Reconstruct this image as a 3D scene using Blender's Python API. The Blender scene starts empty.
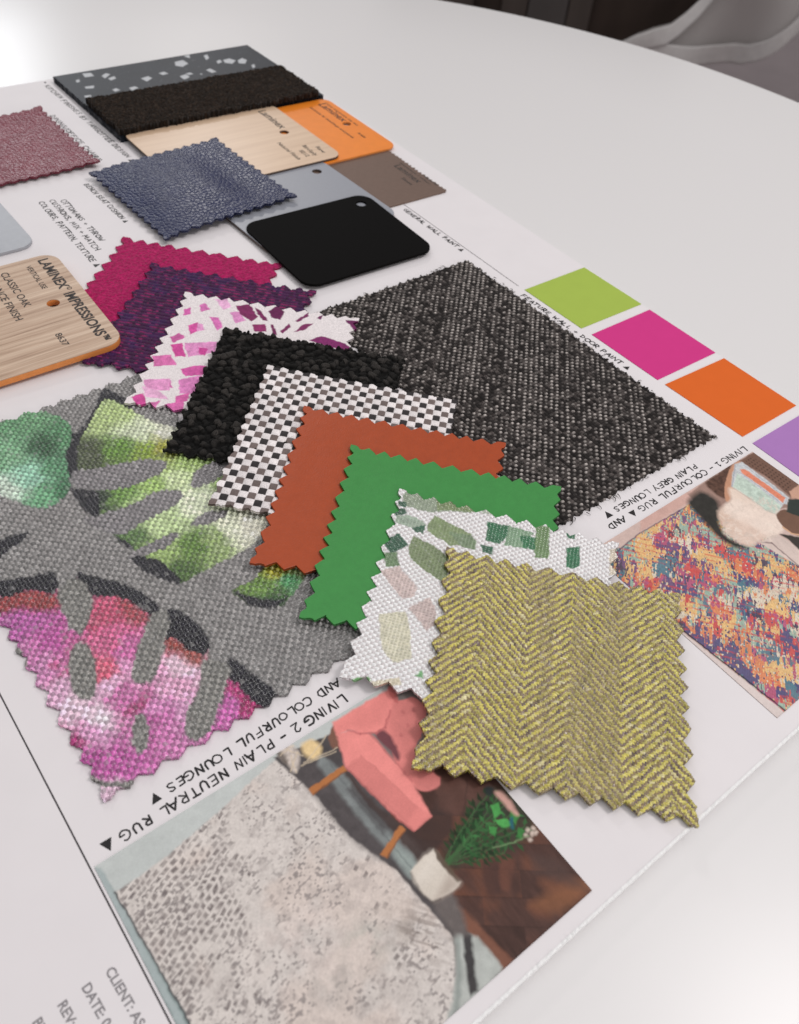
# Interior-design sample board lying on a round white table, built in millimetres (scaled to metres).
import bpy, bmesh, math
import numpy as np

S = 0.001
scene = bpy.context.scene
col = scene.collection
PI = math.pi

# ------------------------------------------------------------------ camera solution (metres / degrees)
F_PX, W, H = 850.568, 799, 1024
EUL = [math.radians(a) for a in (43.05657, -5.11677, -37.72658)]
CAM = np.array([0.0, 0.0, 240.0])


def _rot(a):
    cx, sx, cy, sy, cz, sz = math.cos(a[0]), math.sin(a[0]), math.cos(a[1]), math.sin(a[1]), math.cos(a[2]), math.sin(a[2])
    rx = np.array([[1, 0, 0], [0, cx, -sx], [0, sx, cx]])
    ry = np.array([[cy, 0, sy], [0, 1, 0], [-sy, 0, cy]])
    rz = np.array([[cz, -sz, 0], [sz, cz, 0], [0, 0, 1]])
    return rz @ ry @ rx


ROT = _rot(EUL)


def at(x, y, z=0.0):
    """point of the photograph measured on the level z (mm) -> plan coordinates in mm"""
    d = ROT @ np.array([(x - W / 2) / F_PX, -(y - H / 2) / F_PX, -1.0])
    t = (z - CAM[2]) / d[2]
    return (CAM + t * d)[:2]


def crop(ox, oy, k, pts):
    return [(ox + x / k, oy + y / k) for x, y in pts]


def lin(c):
    c = np.asarray(c, dtype=float) / 255.0
    return np.where(c <= 0.04045, c / 12.92, ((c + 0.055) / 1.055) ** 2.4)


GAIN = 1.12


def alb(*c):
    """surface colour from an observed colour under the room light"""
    return np.clip(lin(c) * GAIN, 0.0, 0.86)


# ------------------------------------------------------------------ tags
def tag(o, label=None, cat=None, group=None, kind=None):
    if label: o['label'] = label
    if cat: o['category'] = cat
    if group: o['group'] = group
    if kind: o['kind'] = kind
    return o


def empty(name, loc, label, cat, group=None):
    o = bpy.data.objects.new(name, None)
    o.location = [c * S for c in loc]
    o.empty_display_size = 0.01
    col.objects.link(o)
    tag(o, label, cat, group)
    return o


def link(name, me, mat=None, parent=None):
    o = bpy.data.objects.new(name, me)
    col.objects.link(o)
    if mat: me.materials.append(mat)
    if parent is not None:
        o.parent = parent
        # geometry is written in world coordinates: undo the parent's placement
        bpy.context.view_layer.update()
        o.matrix_parent_inverse = parent.matrix_world.inverted()
    return o


# ------------------------------------------------------------------ noise
def _hash(ix, iy, seed):
    n = (ix.astype(np.int64) * 374761393 + iy.astype(np.int64) * 668265263 + seed * 974634777) & 0x7fffffff
    n = ((n ^ (n >> 13)) * 1274126177) & 0x7fffffff
    n = ((n ^ (n >> 16)) * 69069) & 0x7fffffff
    return ((n ^ (n >> 11)) & 0xffff) / 65535.0


def vn(x, y, seed=0):
    ix, iy = np.floor(x), np.floor(y)
    fx, fy = x - ix, y - iy
    fx = fx * fx * (3 - 2 * fx); fy = fy * fy * (3 - 2 * fy)
    a = _hash(ix, iy, seed); b = _hash(ix + 1, iy, seed); c = _hash(ix, iy + 1, seed); d = _hash(ix + 1, iy + 1, seed)
    return (a * (1 - fx) + b * fx) * (1 - fy) + (c * (1 - fx) + d * fx) * fy


def fbm(x, y, seed=0, n=4):
    s, a, t = 0, 1.0, 0
    for k in range(n):
        s = s + a * vn(x * 2 ** k + 13.7 * k, y * 2 ** k - 7.1 * k, seed + k); t += a; a *= 0.5
    return s / t


def worley(x, y, seed=0, jit=0.9):
    ix, iy = np.floor(x), np.floor(y)
    f1 = np.full(x.shape, 9.0); f2 = np.full(x.shape, 9.0); idr = np.zeros(x.shape)
    for dx in (-1, 0, 1):
        for dy in (-1, 0, 1):
            cx, cy = ix + dx, iy + dy
            px = cx + 0.5 + jit * (_hash(cx, cy, seed) - 0.5)
            py = cy + 0.5 + jit * (_hash(cx, cy, seed + 1) - 0.5)
            d = np.hypot(x - px, y - py)
            m = d < f1
            f2 = np.where(m, f1, np.minimum(f2, d))
            idr = np.where(m, _hash(cx, cy, seed + 2), idr)
            f1 = np.where(m, d, f1)
    return f1, f2, idr


def sm(a, b, x):
    t = np.clip((x - a) / (b - a), 0, 1)
    return t * t * (3 - 2 * t)


# ------------------------------------------------------------------ printed colour on a surface
def smooth_poly(P, n=6):
    P = np.asarray(P, float); m = len(P); out = []
    for i in range(m):
        p0, p1, p2, p3 = P[i - 1], P[i], P[(i + 1) % m], P[(i + 2) % m]
        for k in range(n):
            t = k / n
            out.append(0.5 * ((2 * p1) + (p2 - p0) * t + (2 * p0 - 5 * p1 + 4 * p2 - p3) * t * t + (3 * p1 - p0 - 3 * p2 + p3) * t ** 3))
    return np.array(out)


class Print:
    """ink colours on a flat cloth or paper, per mesh vertex; shapes are given in plan mm"""
    def __init__(self, X, Y, base, z=0.0, wob=0.0, seed=1):
        self.X = X + (wob * (vn(X / 1.3, Y / 1.3, seed) - 0.5) if wob else 0)
        self.Y = Y + (wob * (vn(X / 1.3, Y / 1.3, seed + 9) - 0.5) if wob else 0)
        self.z = z
        self.C = np.tile(np.asarray(base, float), (len(X), 1))

    def mask(self, px, soft=0.3, smooth=True):
        P = np.array([at(x, y, self.z) for x, y in px])
        if smooth: P = smooth_poly(P)
        lo, hi = P.min(0) - 2 * soft, P.max(0) + 2 * soft
        idx = np.nonzero((self.X > lo[0]) & (self.X < hi[0]) & (self.Y > lo[1]) & (self.Y < hi[1]))[0]
        if len(idx) == 0: return idx, np.zeros(0)
        x, y = self.X[idx], self.Y[idx]
        ins = np.zeros(len(idx), bool); dd = np.full(len(idx), 1e9)
        for a, b in zip(P, np.roll(P, -1, 0)):
            c = (a[1] > y) != (b[1] > y)
            with np.errstate(divide='ignore', invalid='ignore'):
                xi = (b[0] - a[0]) * (y - a[1]) / (b[1] - a[1] if b[1] != a[1] else 1e-9) + a[0]
            ins ^= c & (x < xi)
            e = b - a; L = e @ e + 1e-12
            t = np.clip(((x - a[0]) * e[0] + (y - a[1]) * e[1]) / L, 0, 1)
            dd = np.minimum(dd, (x - a[0] - t * e[0]) ** 2 + (y - a[1] - t * e[1]) ** 2)
        sd = np.sqrt(dd) * np.where(ins, 1, -1)
        return idx, np.clip(0.5 + sd / (2 * soft), 0, 1)

    def fill(self, px, c, soft=0.3, smooth=True, op=1.0, var=0.0, vs=2.0, seed=5):
        idx, m = self.mask(px, soft, smooth)
        if len(idx) == 0: return
        c = np.asarray(c, float)
        if c.ndim == 1: c = np.tile(c, (len(idx), 1))
        if var: c = c * (1 + var * (2 * fbm(self.X[idx] / vs, self.Y[idx] / vs, seed, 3) - 1))[:, None]
        m = (m * op)[:, None]
        self.C[idx] = self.C[idx] * (1 - m) + c * m

    def blend(self, px, seeds, soft=0.3, pw=4.2, wob=3.0, seed=3):
        """a soft dye mixture: colours given at points, blended by distance"""
        idx, m = self.mask(px, soft)
        if len(idx) == 0: return
        x = self.X[idx] + wob * (fbm(self.X[idx] / 4, self.Y[idx] / 4, seed) - 0.5) * 2
        y = self.Y[idx] + wob * (fbm(self.X[idx] / 4, self.Y[idx] / 4, seed + 20) - 0.5) * 2
        ws, cs = 0, 0
        for sx, sy, c in seeds:
            p = at(sx, sy, self.z)
            w = 1.0 / ((x - p[0]) ** 2 + (y - p[1]) ** 2 + 2.0) ** (pw / 2)
            ws = ws + w; cs = cs + w[:, None] * alb(*c)
        c = cs / ws[:, None]
        self.C[idx] = self.C[idx] * (1 - m[:, None]) + c * m[:, None]

    def line(self, px, wmm, c, soft=0.15, op=1.0):
        for a, b in zip(px[:-1], px[1:]):
            A, B = at(*a, self.z), at(*b, self.z)
            d = B - A; L = np.hypot(*d) + 1e-9; d = d / L
            lo = np.minimum(A, B) - wmm - soft; hi = np.maximum(A, B) + wmm + soft
            idx = np.nonzero((self.X > lo[0]) & (self.X < hi[0]) & (self.Y > lo[1]) & (self.Y < hi[1]))[0]
            if len(idx) == 0: continue
            x, y = self.X[idx] - A[0], self.Y[idx] - A[1]
            t = np.clip(x * d[0] + y * d[1], 0, L)
            r = np.hypot(x - t * d[0], y - t * d[1])
            m = (np.clip(0.5 + (wmm / 2 - r) / (2 * soft), 0, 1) * op)[:, None]
            self.C[idx] = self.C[idx] * (1 - m) + np.asarray(c) * m


# ------------------------------------------------------------------ meshes from arrays
def mesh_np(name, V, F, C=None, smooth=True):
    me = bpy.data.meshes.new(name)
    V = np.ascontiguousarray(V, dtype=np.float32) * S
    F = np.ascontiguousarray(F, dtype=np.int32)
    me.vertices.add(len(V)); me.vertices.foreach_set('co', V.ravel())
    me.loops.add(F.size); me.loops.foreach_set('vertex_index', F.ravel())
    me.polygons.add(len(F))
    me.polygons.foreach_set('loop_start', np.arange(0, F.size, F.shape[1], dtype=np.int32))
    me.polygons.foreach_set('use_smooth', np.full(len(F), smooth))
    me.update(calc_edges=True)
    if C is not None:
        a = me.color_attributes.new('Col', 'FLOAT_COLOR', 'POINT')
        a.data.foreach_set('color', np.c_[np.clip(C, 0, 1), np.ones(len(C))].astype(np.float32).ravel())
    me.validate()
    return me


def sheet(name, mat, TL, eu, ev, su, sv, res, zf, cf=None, teeth=None, thick=1.0, parent=None, fray=0.0, seed=1, inset_seed=0):
    """cloth / card sheet: a relief grid su x sv mm whose rim is pinked (teeth=(pitch, depth)), with a real edge thickness.
    zf(U, V, X, Y) gives the height of the face, cf(U, V, X, Y, Z) its ink or yarn colour."""
    nu, nv = int(su / res) + 1, int(sv / res) + 1
    u = np.linspace(0, su, nu); v = np.linspace(0, sv, nv)
    U, V = np.meshgrid(u, v, indexing='ij')

    def zig(t, k):
        r = np.zeros_like(t)
        if teeth:
            p, d = teeth
            tt = t / p + 0.13 * np.sin(t * 0.9 / p + k * 2.1) + 0.11 * (k + inset_seed)
            n = np.floor(tt)
            amp = d * (0.86 + 0.28 * _hash(n, n * 0 + k, seed + 71))
            r = amp * np.abs(2 * (tt - n) - 1) ** 1.05
            ln = sv if k < 2 else su
            r = r * sm(0.25 * p, 0.85 * p, np.minimum(t, ln - t))
        if fray:
            r = r + fray * vn(t / 0.35, t * 0 + k * 9.1, seed + 33) + fray * 1.2 * vn(t / 1.6, t * 0 + k * 5.1, seed + 37)
        return r

    # clamp lines (tooth outline along each side)
    lu0, lu1 = zig(V, 0), su - zig(V, 1)
    lv0, lv1 = zig(U, 2), sv - zig(U, 3)
    inside = (U >= lu0 - 1e-6) & (U <= lu1 + 1e-6) & (V >= lv0 - 1e-6) & (V <= lv1 + 1e-6)
    cu = (U[:-1, :-1] + U[1:, 1:]) / 2; cv = (V[:-1, :-1] + V[1:, 1:]) / 2
    keep = (cu > zig(cv, 0)) & (cu < su - zig(cv, 1)) & (cv > zig(cu, 2)) & (cv < sv - zig(cu, 3))
    # snap rim vertices onto the outline
    Uo = np.clip(U, lu0, lu1); Vo = np.clip(V, lv0, lv1)
    du, dv = np.abs(Uo - U), np.abs(Vo - V)
    cap = res * 1.2
    U2 = np.where(inside, U, U + np.clip(Uo - U, -cap, cap)); V2 = np.where(inside, V, V + np.clip(Vo - V, -cap, cap))
    X = TL[0] + eu[0] * U2 + ev[0] * V2; Y = TL[1] + eu[1] * U2 + ev[1] * V2
    fl = lambda a: a.ravel()
    Z = zf(fl(U2), fl(V2), fl(X), fl(Y))
    C = cf(fl(U2), fl(V2), fl(X), fl(Y), Z) if cf else None
    P = np.c_[fl(X), fl(Y), Z]
    id_ = np.arange(nu * nv).reshape(nu, nv)
    a, b, c, d = id_[:-1, :-1], id_[1:, :-1], id_[1:, 1:], id_[:-1, 1:]
    faces = np.stack([a, b, c, d], -1)[keep]
    flip = eu[0] * ev[1] - eu[1] * ev[0] < 0
    kp = np.pad(keep, 1)
    rim = []
    for (sx, sy, e0, e1) in ((0, 1, a, d), (2, 1, c, b), (1, 0, b, a), (1, 2, d, c)):
        nb = kp[sx:sx + keep.shape[0], sy:sy + keep.shape[1]]
        m = keep & ~nb
        rim.append(np.stack([e0[m], e1[m]], -1))
    rim = np.concatenate(rim)
    # compact
    used = np.unique(faces); remap = -np.ones(nu * nv, int); remap[used] = np.arange(len(used))
    P0 = P[used]; C0 = C[used] if C is not None else None
    faces = remap[faces]; rim = remap[rim]
    ru = np.unique(rim); rmap = -np.ones(len(used), int); rmap[ru] = np.arange(len(ru)) + len(used)
    low = P0[ru].copy(); low[:, 2] -= thick
    sk = np.stack([rim[:, 0], rim[:, 1], rmap[rim[:, 1]], rmap[rim[:, 0]]], -1)
    F = np.concatenate([faces, sk[:, ::-1]])
    if flip: F = F[:, ::-1]
    PV = np.concatenate([P0, low])
    CV = np.concatenate([C0, C0[ru] * 0.95]) if C0 is not None else None
    me = mesh_np(name, PV, F, CV)
    return link(name, me, mat, parent)


# ------------------------------------------------------------------ materials
def mat_base(name):
    m = bpy.data.materials.new(name); m.use_nodes = True
    nt = m.node_tree
    b = nt.nodes['Principled BSDF']
    return m, nt, b


def set_in(b, **kw):
    for k, v in kw.items():
        k = k.replace('_', ' ')
        if k in b.inputs: b.inputs[k].default_value = v


def ink_mat(name, rough=0.8, spec=0.3, sheen=0.0, nscale=1800.0, namp=0.25, bump=0.0, bscale=2500.0, rvar=0.0):
    """surface whose ink/yarn colour sits in the mesh; fibre-scale variation is procedural"""
    m, nt, b = mat_base(name)
    at_ = nt.nodes.new('ShaderNodeAttribute'); at_.attribute_name = 'Col'
    tc = nt.nodes.new('ShaderNodeTexCoord')
    nz = nt.nodes.new('ShaderNodeTexNoise'); nz.inputs['Scale'].default_value = nscale; nz.inputs['Detail'].default_value = 3
    nt.links.new(tc.outputs['Object'], nz.inputs['Vector'])
    mr = nt.nodes.new('ShaderNodeMapRange')
    mr.inputs[1].default_value = 0.25; mr.inputs[2].default_value = 0.75
    mr.inputs[3].default_value = 1 - namp; mr.inputs[4].default_value = 1 + namp
    nt.links.new(nz.outputs['Fac'], mr.inputs[0])
    mx = nt.nodes.new('ShaderNodeVectorMath'); mx.operation = 'SCALE'
    nt.links.new(at_.outputs['Color'], mx.inputs[0]); nt.links.new(mr.outputs[0], mx.inputs['Scale'])
    nt.links.new(mx.outputs[0], b.inputs['Base Color'])
    set_in(b, Roughness=rough, Specular_IOR_Level=spec, Sheen_Weight=sheen, Sheen_Roughness=0.4)
    if bump:
        bn = nt.nodes.new('ShaderNodeTexNoise'); bn.inputs['Scale'].default_value = bscale; bn.inputs['Detail'].default_value = 4
        nt.links.new(tc.outputs['Object'], bn.inputs['Vector'])
        bp = nt.nodes.new('ShaderNodeBump'); bp.inputs['Strength'].default_value = bump; bp.inputs['Distance'].default_value = 0.0003
        nt.links.new(bn.outputs['Fac'], bp.inputs['Height']); nt.links.new(bp.outputs['Normal'], b.inputs['Normal'])
    return m


def plain_mat(name, c, rough=0.6, spec=0.4, nscale=300.0, namp=0.04, bump=0.0, bscale=900.0, detail=4, dist=0.0002, stretch=None, coat=0.0):
    m, nt, b = mat_base(name)
    tc = nt.nodes.new('ShaderNodeTexCoord')
    src = tc.outputs['Object']
    if stretch:
        mp = nt.nodes.new('ShaderNodeMapping'); mp.inputs['Scale'].default_value = stretch
        nt.links.new(src, mp.inputs['Vector']); src = mp.outputs['Vector']
    nz = nt.nodes.new('ShaderNodeTexNoise'); nz.inputs['Scale'].default_value = nscale; nz.inputs['Detail'].default_value = detail
    nt.links.new(src, nz.inputs['Vector'])
    cr = nt.nodes.new('ShaderNodeValToRGB')
    c = np.asarray(c, float)
    cr.color_ramp.elements[0].color = (*np.clip(c * (1 - namp), 0, 1), 1); cr.color_ramp.elements[0].position = 0.3
    cr.color_ramp.elements[1].color = (*np.clip(c * (1 + namp), 0, 1), 1); cr.color_ramp.elements[1].position = 0.7
    nt.links.new(nz.outputs['Fac'], cr.inputs['Fac']); nt.links.new(cr.outputs['Color'], b.inputs['Base Color'])
    set_in(b, Roughness=rough, Specular_IOR_Level=spec, Coat_Weight=coat, Coat_Roughness=0.15)
    if bump:
        bn = nt.nodes.new('ShaderNodeTexNoise'); bn.inputs['Scale'].default_value = bscale; bn.inputs['Detail'].default_value = 5
        nt.links.new(src, bn.inputs['Vector'])
        bp = nt.nodes.new('ShaderNodeBump'); bp.inputs['Strength'].default_value = bump; bp.inputs['Distance'].default_value = dist
        nt.links.new(bn.outputs['Fac'], bp.inputs['Height']); nt.links.new(bp.outputs['Normal'], b.inputs['Normal'])
    return m


def wood_mat(name, c_lo, c_hi, c_line, rough=0.5, spec=0.35, scale=1.0, lines=1.0, offs=(0, 0, 0)):
    """straight timber grain running along X"""
    m, nt, b = mat_base(name)
    tc = nt.nodes.new('ShaderNodeTexCoord')
    mp = nt.nodes.new('ShaderNodeMapping'); mp.inputs['Scale'].default_value = (14 * scale, 330 * scale, 1)
    mp.inputs['Location'].default_value = offs
    nt.links.new(tc.outputs['Object'], mp.inputs['Vector'])
    nz = nt.nodes.new('ShaderNodeTexNoise'); nz.inputs['Scale'].default_value = 1.0; nz.inputs['Detail'].default_value = 8; nz.inputs['Roughness'].default_value = 0.62
    nz.inputs['Distortion'].default_value = 0.4
    nt.links.new(mp.outputs['Vector'], nz.inputs['Vector'])
    cr = nt.nodes.new('ShaderNodeValToRGB')
    cr.color_ramp.elements[0].color = (*c_line, 1); cr.color_ramp.elements[0].position = 0.30
    cr.color_ramp.elements[1].color = (*c_hi, 1); cr.color_ramp.elements[1].position = 0.66
    e = cr.color_ramp.elements.new(0.43); e.color = (*c_lo, 1)
    nt.links.new(nz.outputs['Fac'], cr.inputs['Fac'])
    mp2 = nt.nodes.new('ShaderNodeMapping'); mp2.inputs['Scale'].default_value = (60 * scale, 2600 * scale, 1)
    nt.links.new(tc.outputs['Object'], mp2.inputs['Vector'])
    n2 = nt.nodes.new('ShaderNodeTexNoise'); n2.inputs['Scale'].default_value = 1.0; n2.inputs['Detail'].default_value = 3
    nt.links.new(mp2.outputs['Vector'], n2.inputs['Vector'])
    mr = nt.nodes.new('ShaderNodeMapRange'); mr.inputs[1].default_value = 0.3; mr.inputs[2].default_value = 0.7
    mr.inputs[3].default_value = 1 - 0.14 * lines; mr.inputs[4].default_value = 1 + 0.08 * lines
    nt.links.new(n2.outputs['Fac'], mr.inputs[0])
    mx = nt.nodes.new('ShaderNodeVectorMath'); mx.operation = 'SCALE'
    nt.links.new(cr.outputs['Color'], mx.inputs[0]); nt.links.new(mr.outputs[0], mx.inputs['Scale'])
    nt.links.new(mx.outputs[0], b.inputs['Base Color'])
    set_in(b, Roughness=rough, Specular_IOR_Level=spec)
    return m


M = {}
M['paper'] = plain_mat('matte_white_paper', alb(217, 212, 214), rough=0.55, spec=0.25, nscale=60, namp=0.012, bump=0.05, bscale=1500)
M['foam'] = plain_mat('white_foam_core', (0.86, 0.855, 0.855), rough=0.8, spec=0.2, nscale=1500, namp=0.06, bump=0.35, bscale=2200)
M['ink'] = plain_mat('black_pen_ink', (0.018, 0.016, 0.017), rough=0.5, spec=0.3, nscale=900, namp=0.3)
M['print_ink'] = plain_mat('grey_printer_ink', alb(132, 128, 131), rough=0.7, spec=0.2, nscale=900, namp=0.08)
M['rule_ink'] = plain_mat('dark_printed_rule', alb(62, 58, 60), rough=0.7, spec=0.2, nscale=400, namp=0.15)
M['photo_paper'] = ink_mat('satin_photo_print', rough=0.42, spec=0.16, nscale=2600, namp=0.05)
M['weave'] = ink_mat('woven_yarn', rough=0.62, spec=0.25, sheen=0.0, nscale=2600, namp=0.28)
M['weave_shiny'] = ink_mat('lustrous_yarn', rough=0.24, spec=1.0, nscale=2600, namp=0.22)
M['weave_matte'] = ink_mat('matte_yarn', rough=0.85, spec=0.2, sheen=0.05, nscale=2400, namp=0.32)
M['felt'] = ink_mat('wool_felt', rough=0.9, spec=0.15, sheen=0.25, nscale=1600, namp=0.30, bump=0.5, bscale=2200)
M['leather'] = ink_mat('grained_leather', rough=0.32, spec=0.27, nscale=900, namp=0.08, bump=0.0)
M['leather_matte'] = ink_mat('matte_vinyl', rough=0.38, spec=0.38, nscale=500, namp=0.04, bump=0.25, bscale=1700)
M['carpet'] = ink_mat('black_carpet_pile', rough=0.95, spec=0.1, sheen=0.1, nscale=900, namp=0.5)
M['terrazzo'] = ink_mat('honed_terrazzo', rough=0.45, spec=0.2, nscale=700, namp=0.10)

# ------------------------------------------------------------------ curve helpers (chips, lettering)
def mesh_from_curve(cu, name):
    o = bpy.data.objects.new(name + '_tmp', cu); col.objects.link(o)
    dg = bpy.context.evaluated_depsgraph_get(); dg.update()
    me = bpy.data.meshes.new_from_object(o.evaluated_get(dg))
    me.name = name
    bpy.data.objects.remove(o); bpy.data.curves.remove(cu)
    return me


def me_xform(me, fn):
    n = len(me.vertices); a = np.empty(n * 3, np.float32); me.vertices.foreach_get('co', a)
    a = a.reshape(-1, 3).astype(float); a = fn(a)
    me.vertices.foreach_set('co', a.astype(np.float32).ravel()); me.update()


def rrect(w, h, r, n=8):
    P = []
    for cx, cy, a0 in ((w / 2 - r, h / 2 - r, 0), (-w / 2 + r, h / 2 - r, 90), (-w / 2 + r, -h / 2 + r, 180), (w / 2 - r, -h / 2 + r, 270)):
        for k in range(n + 1):
            a = math.radians(a0 + 90 * k / n); P.append((cx + r * math.cos(a), cy + r * math.sin(a)))
    return P


def slab_mesh(name, loops, thick, bevel=0.15):
    """flat plate (mm) with holes, z from 0 to thick"""
    cu = bpy.data.curves.new(name, 'CURVE'); cu.dimensions = '2D'; cu.fill_mode = 'BOTH'
    cu.extrude = max(thick / 2 - bevel, 0.01); cu.bevel_depth = bevel; cu.bevel_resolution = 2; cu.offset = -bevel
    for L in loops:
        sp = cu.splines.new('POLY'); sp.points.add(len(L) - 1); sp.use_cyclic_u = True
        for p, q in zip(sp.points, L): p.co = (q[0], q[1], 0, 1)
    me = mesh_from_curve(cu, name)
    me_xform(me, lambda a: a + np.array([0, 0, thick / 2]))
    return me


class Frame:
    """plan placement of a flat thing: centre, turn, base height and a slight tilt about its own axes"""
    def __init__(self, cx, cy, z, rot=0.0, tx=0.0, ty=0.0):
        self.c = np.array([cx, cy, z]); self.r = math.radians(rot); self.tx = tx; self.ty = ty

    def __call__(self, a):
        c, s = math.cos(self.r), math.sin(self.r)
        x = a[:, 0] * c - a[:, 1] * s; y = a[:, 0] * s + a[:, 1] * c
        z = a[:, 2] + self.tx * a[:, 0] + self.ty * a[:, 1]
        return np.c_[x, y, z] + self.c


def put(me, fr):
    me_xform(me, lambda a: fr(a) * S)


def text_mesh(name, body, size, spacing=1.0, shear=0.0, bold=.0):
    cu = bpy.data.curves.new(name, 'FONT'); cu.body = body; cu.size = size; cu.space_character = spacing; cu.shear = shear
    cu.resolution_u = 3; cu.extrude = 0.01; cu.offset = bold
    return mesh_from_curve(cu, name)


def letter(name, body, size, fr, x, y, ang, z, mat, parent, width=None, bold=.012):
    """printed lettering: starts at (x, y) of the frame, runs at ang degrees"""
    me = text_mesh(name, body, size, bold=bold * size)
    if width:
        xs = [v.co.x for v in me.vertices]; k = width / (max(xs) - min(xs) + 1e-6)
        me_xform(me, lambda a: a * np.array([k, 1, 1]))
    t = math.radians(ang)
    me_xform(me, lambda a: np.c_[x + a[:, 0] * math.cos(t) - a[:, 1] * math.sin(t), y + a[:, 0] * math.sin(t) + a[:, 1] * math.cos(t), a[:, 2] + z])
    put(me, fr)
    return link(name, me, mat, parent)


# ------------------------------------------------------------------ handwriting (single-stroke capitals)
_c = lambda cx, cy, rx, ry, a0, a1, n=8: [(cx + rx * math.cos(math.radians(a0 + (a1 - a0) * k / n)), cy + ry * math.sin(math.radians(a0 + (a1 - a0) * k / n))) for k in range(n + 1)]
GL = {
    'A': [[(0, 0), (.38, 1), (.66, 0)], [(.1, .38), (.62, .36)]],
    'B': [[(.05, 0), (.05, 1)], [(.05, 1), (.4, .95), (.48, .75), (.35, .56), (.06, .52)], [(.06, .52), (.45, .45), (.55, .22), (.4, .03), (.03, 0)]],
    'C': [_c(.38, .5, .36, .5, 55, 305, 10)],
    'D': [[(.05, 0), (.06, 1)], [(-.02, 1), (.35, .93), (.58, .55), (.42, .12), (0, 0)]],
    'E': [[(.52, 1), (.06, .98), (.05, 0), (.55, .03)], [(.06, .52), (.45, .53)]],
    'F': [[(.55, 1), (.06, .97), (.05, -.05)], [(.06, .52), (.45, .54)]],
    'G': [_c(.38, .5, .36, .5, 60, 330, 10) + [(.7, .42), (.4, .42)]],
    'H': [[(.04, 1), (.05, 0)], [(.58, 1), (.56, 0)], [(.05, .5), (.57, .52)]],
    'I': [[(.1, 1), (.11, 0)]],
    'K': [[(.05, 1), (.05, 0)], [(.52, 1), (.07, .45), (.58, 0)]],
    'L': [[(.06, 1), (.05, 0), (.5, .03)]],
    'M': [[(0, 0), (.08, 1), (.36, .3), (.64, 1), (.74, 0)]],
    'N': [[(.03, 0), (.06, 1), (.54, .02), (.58, 1)]],
    'O': [_c(.35, .5, .35, .48, 80, 445, 12)],
    'P': [[(.05, 0), (.06, 1), (.42, .97), (.53, .74), (.4, .5), (.07, .47)]],
    'R': [[(.05, 0), (.06, 1), (.42, .97), (.52, .75), (.38, .52), (.07, .48), (.56, 0)]],
    'S': [[(.5, .86), (.32, 1), (.1, .88), (.1, .66), (.42, .45), (.5, .2), (.3, 0), (.02, .12)]],
    'T': [[(0, .97), (.62, 1)], [(.31, .98), (.3, 0)]],
    'U': [[(.04, 1), (.05, .3), (.2, .02), (.42, .05), (.54, .35), (.56, 1)]],
    'V': [[(0, 1), (.28, 0), (.58, 1)]],
    'W': [[(0, 1), (.2, 0), (.4, .7), (.58, 0), (.8, 1)]],
    'X': [[(0, 1), (.56, 0)], [(.54, 1), (.02, 0)]],
    'Y': [[(0, 1), (.28, .5)], [(.56, 1), (.2, -.05)]],
    '1': [[(.02, .8), (.18, 1), (.18, 0)], [(-.02, 0), (.4, .01)]],
    '2': [[(.02, .78), (.2, 1), (.45, .85), (.4, .55), (.02, .02), (.55, .03)]],
    '+': [[(.22, .2), (.23, .7)], [(0, .45), (.46, .46)]],
    '-': [[(.05, .48), (.42, .5)]],
    '/': [[(0, -.05), (.4, 1.05)]],
    ',': [[(.1, .08), (.02, -.18)]],
    '*': [[(.1, .6), (.3, .95)], [(.3, .6), (.1, .95)], [(.0, .78), (.4, .78)]],
}
ADV = {'I': .34, '1': .5, '-': .62, ',': .34, ' ': .5, 'M': .98, 'W': 1.02, '+': .7, '/': .6, '^': .95, '_': .95}


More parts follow.
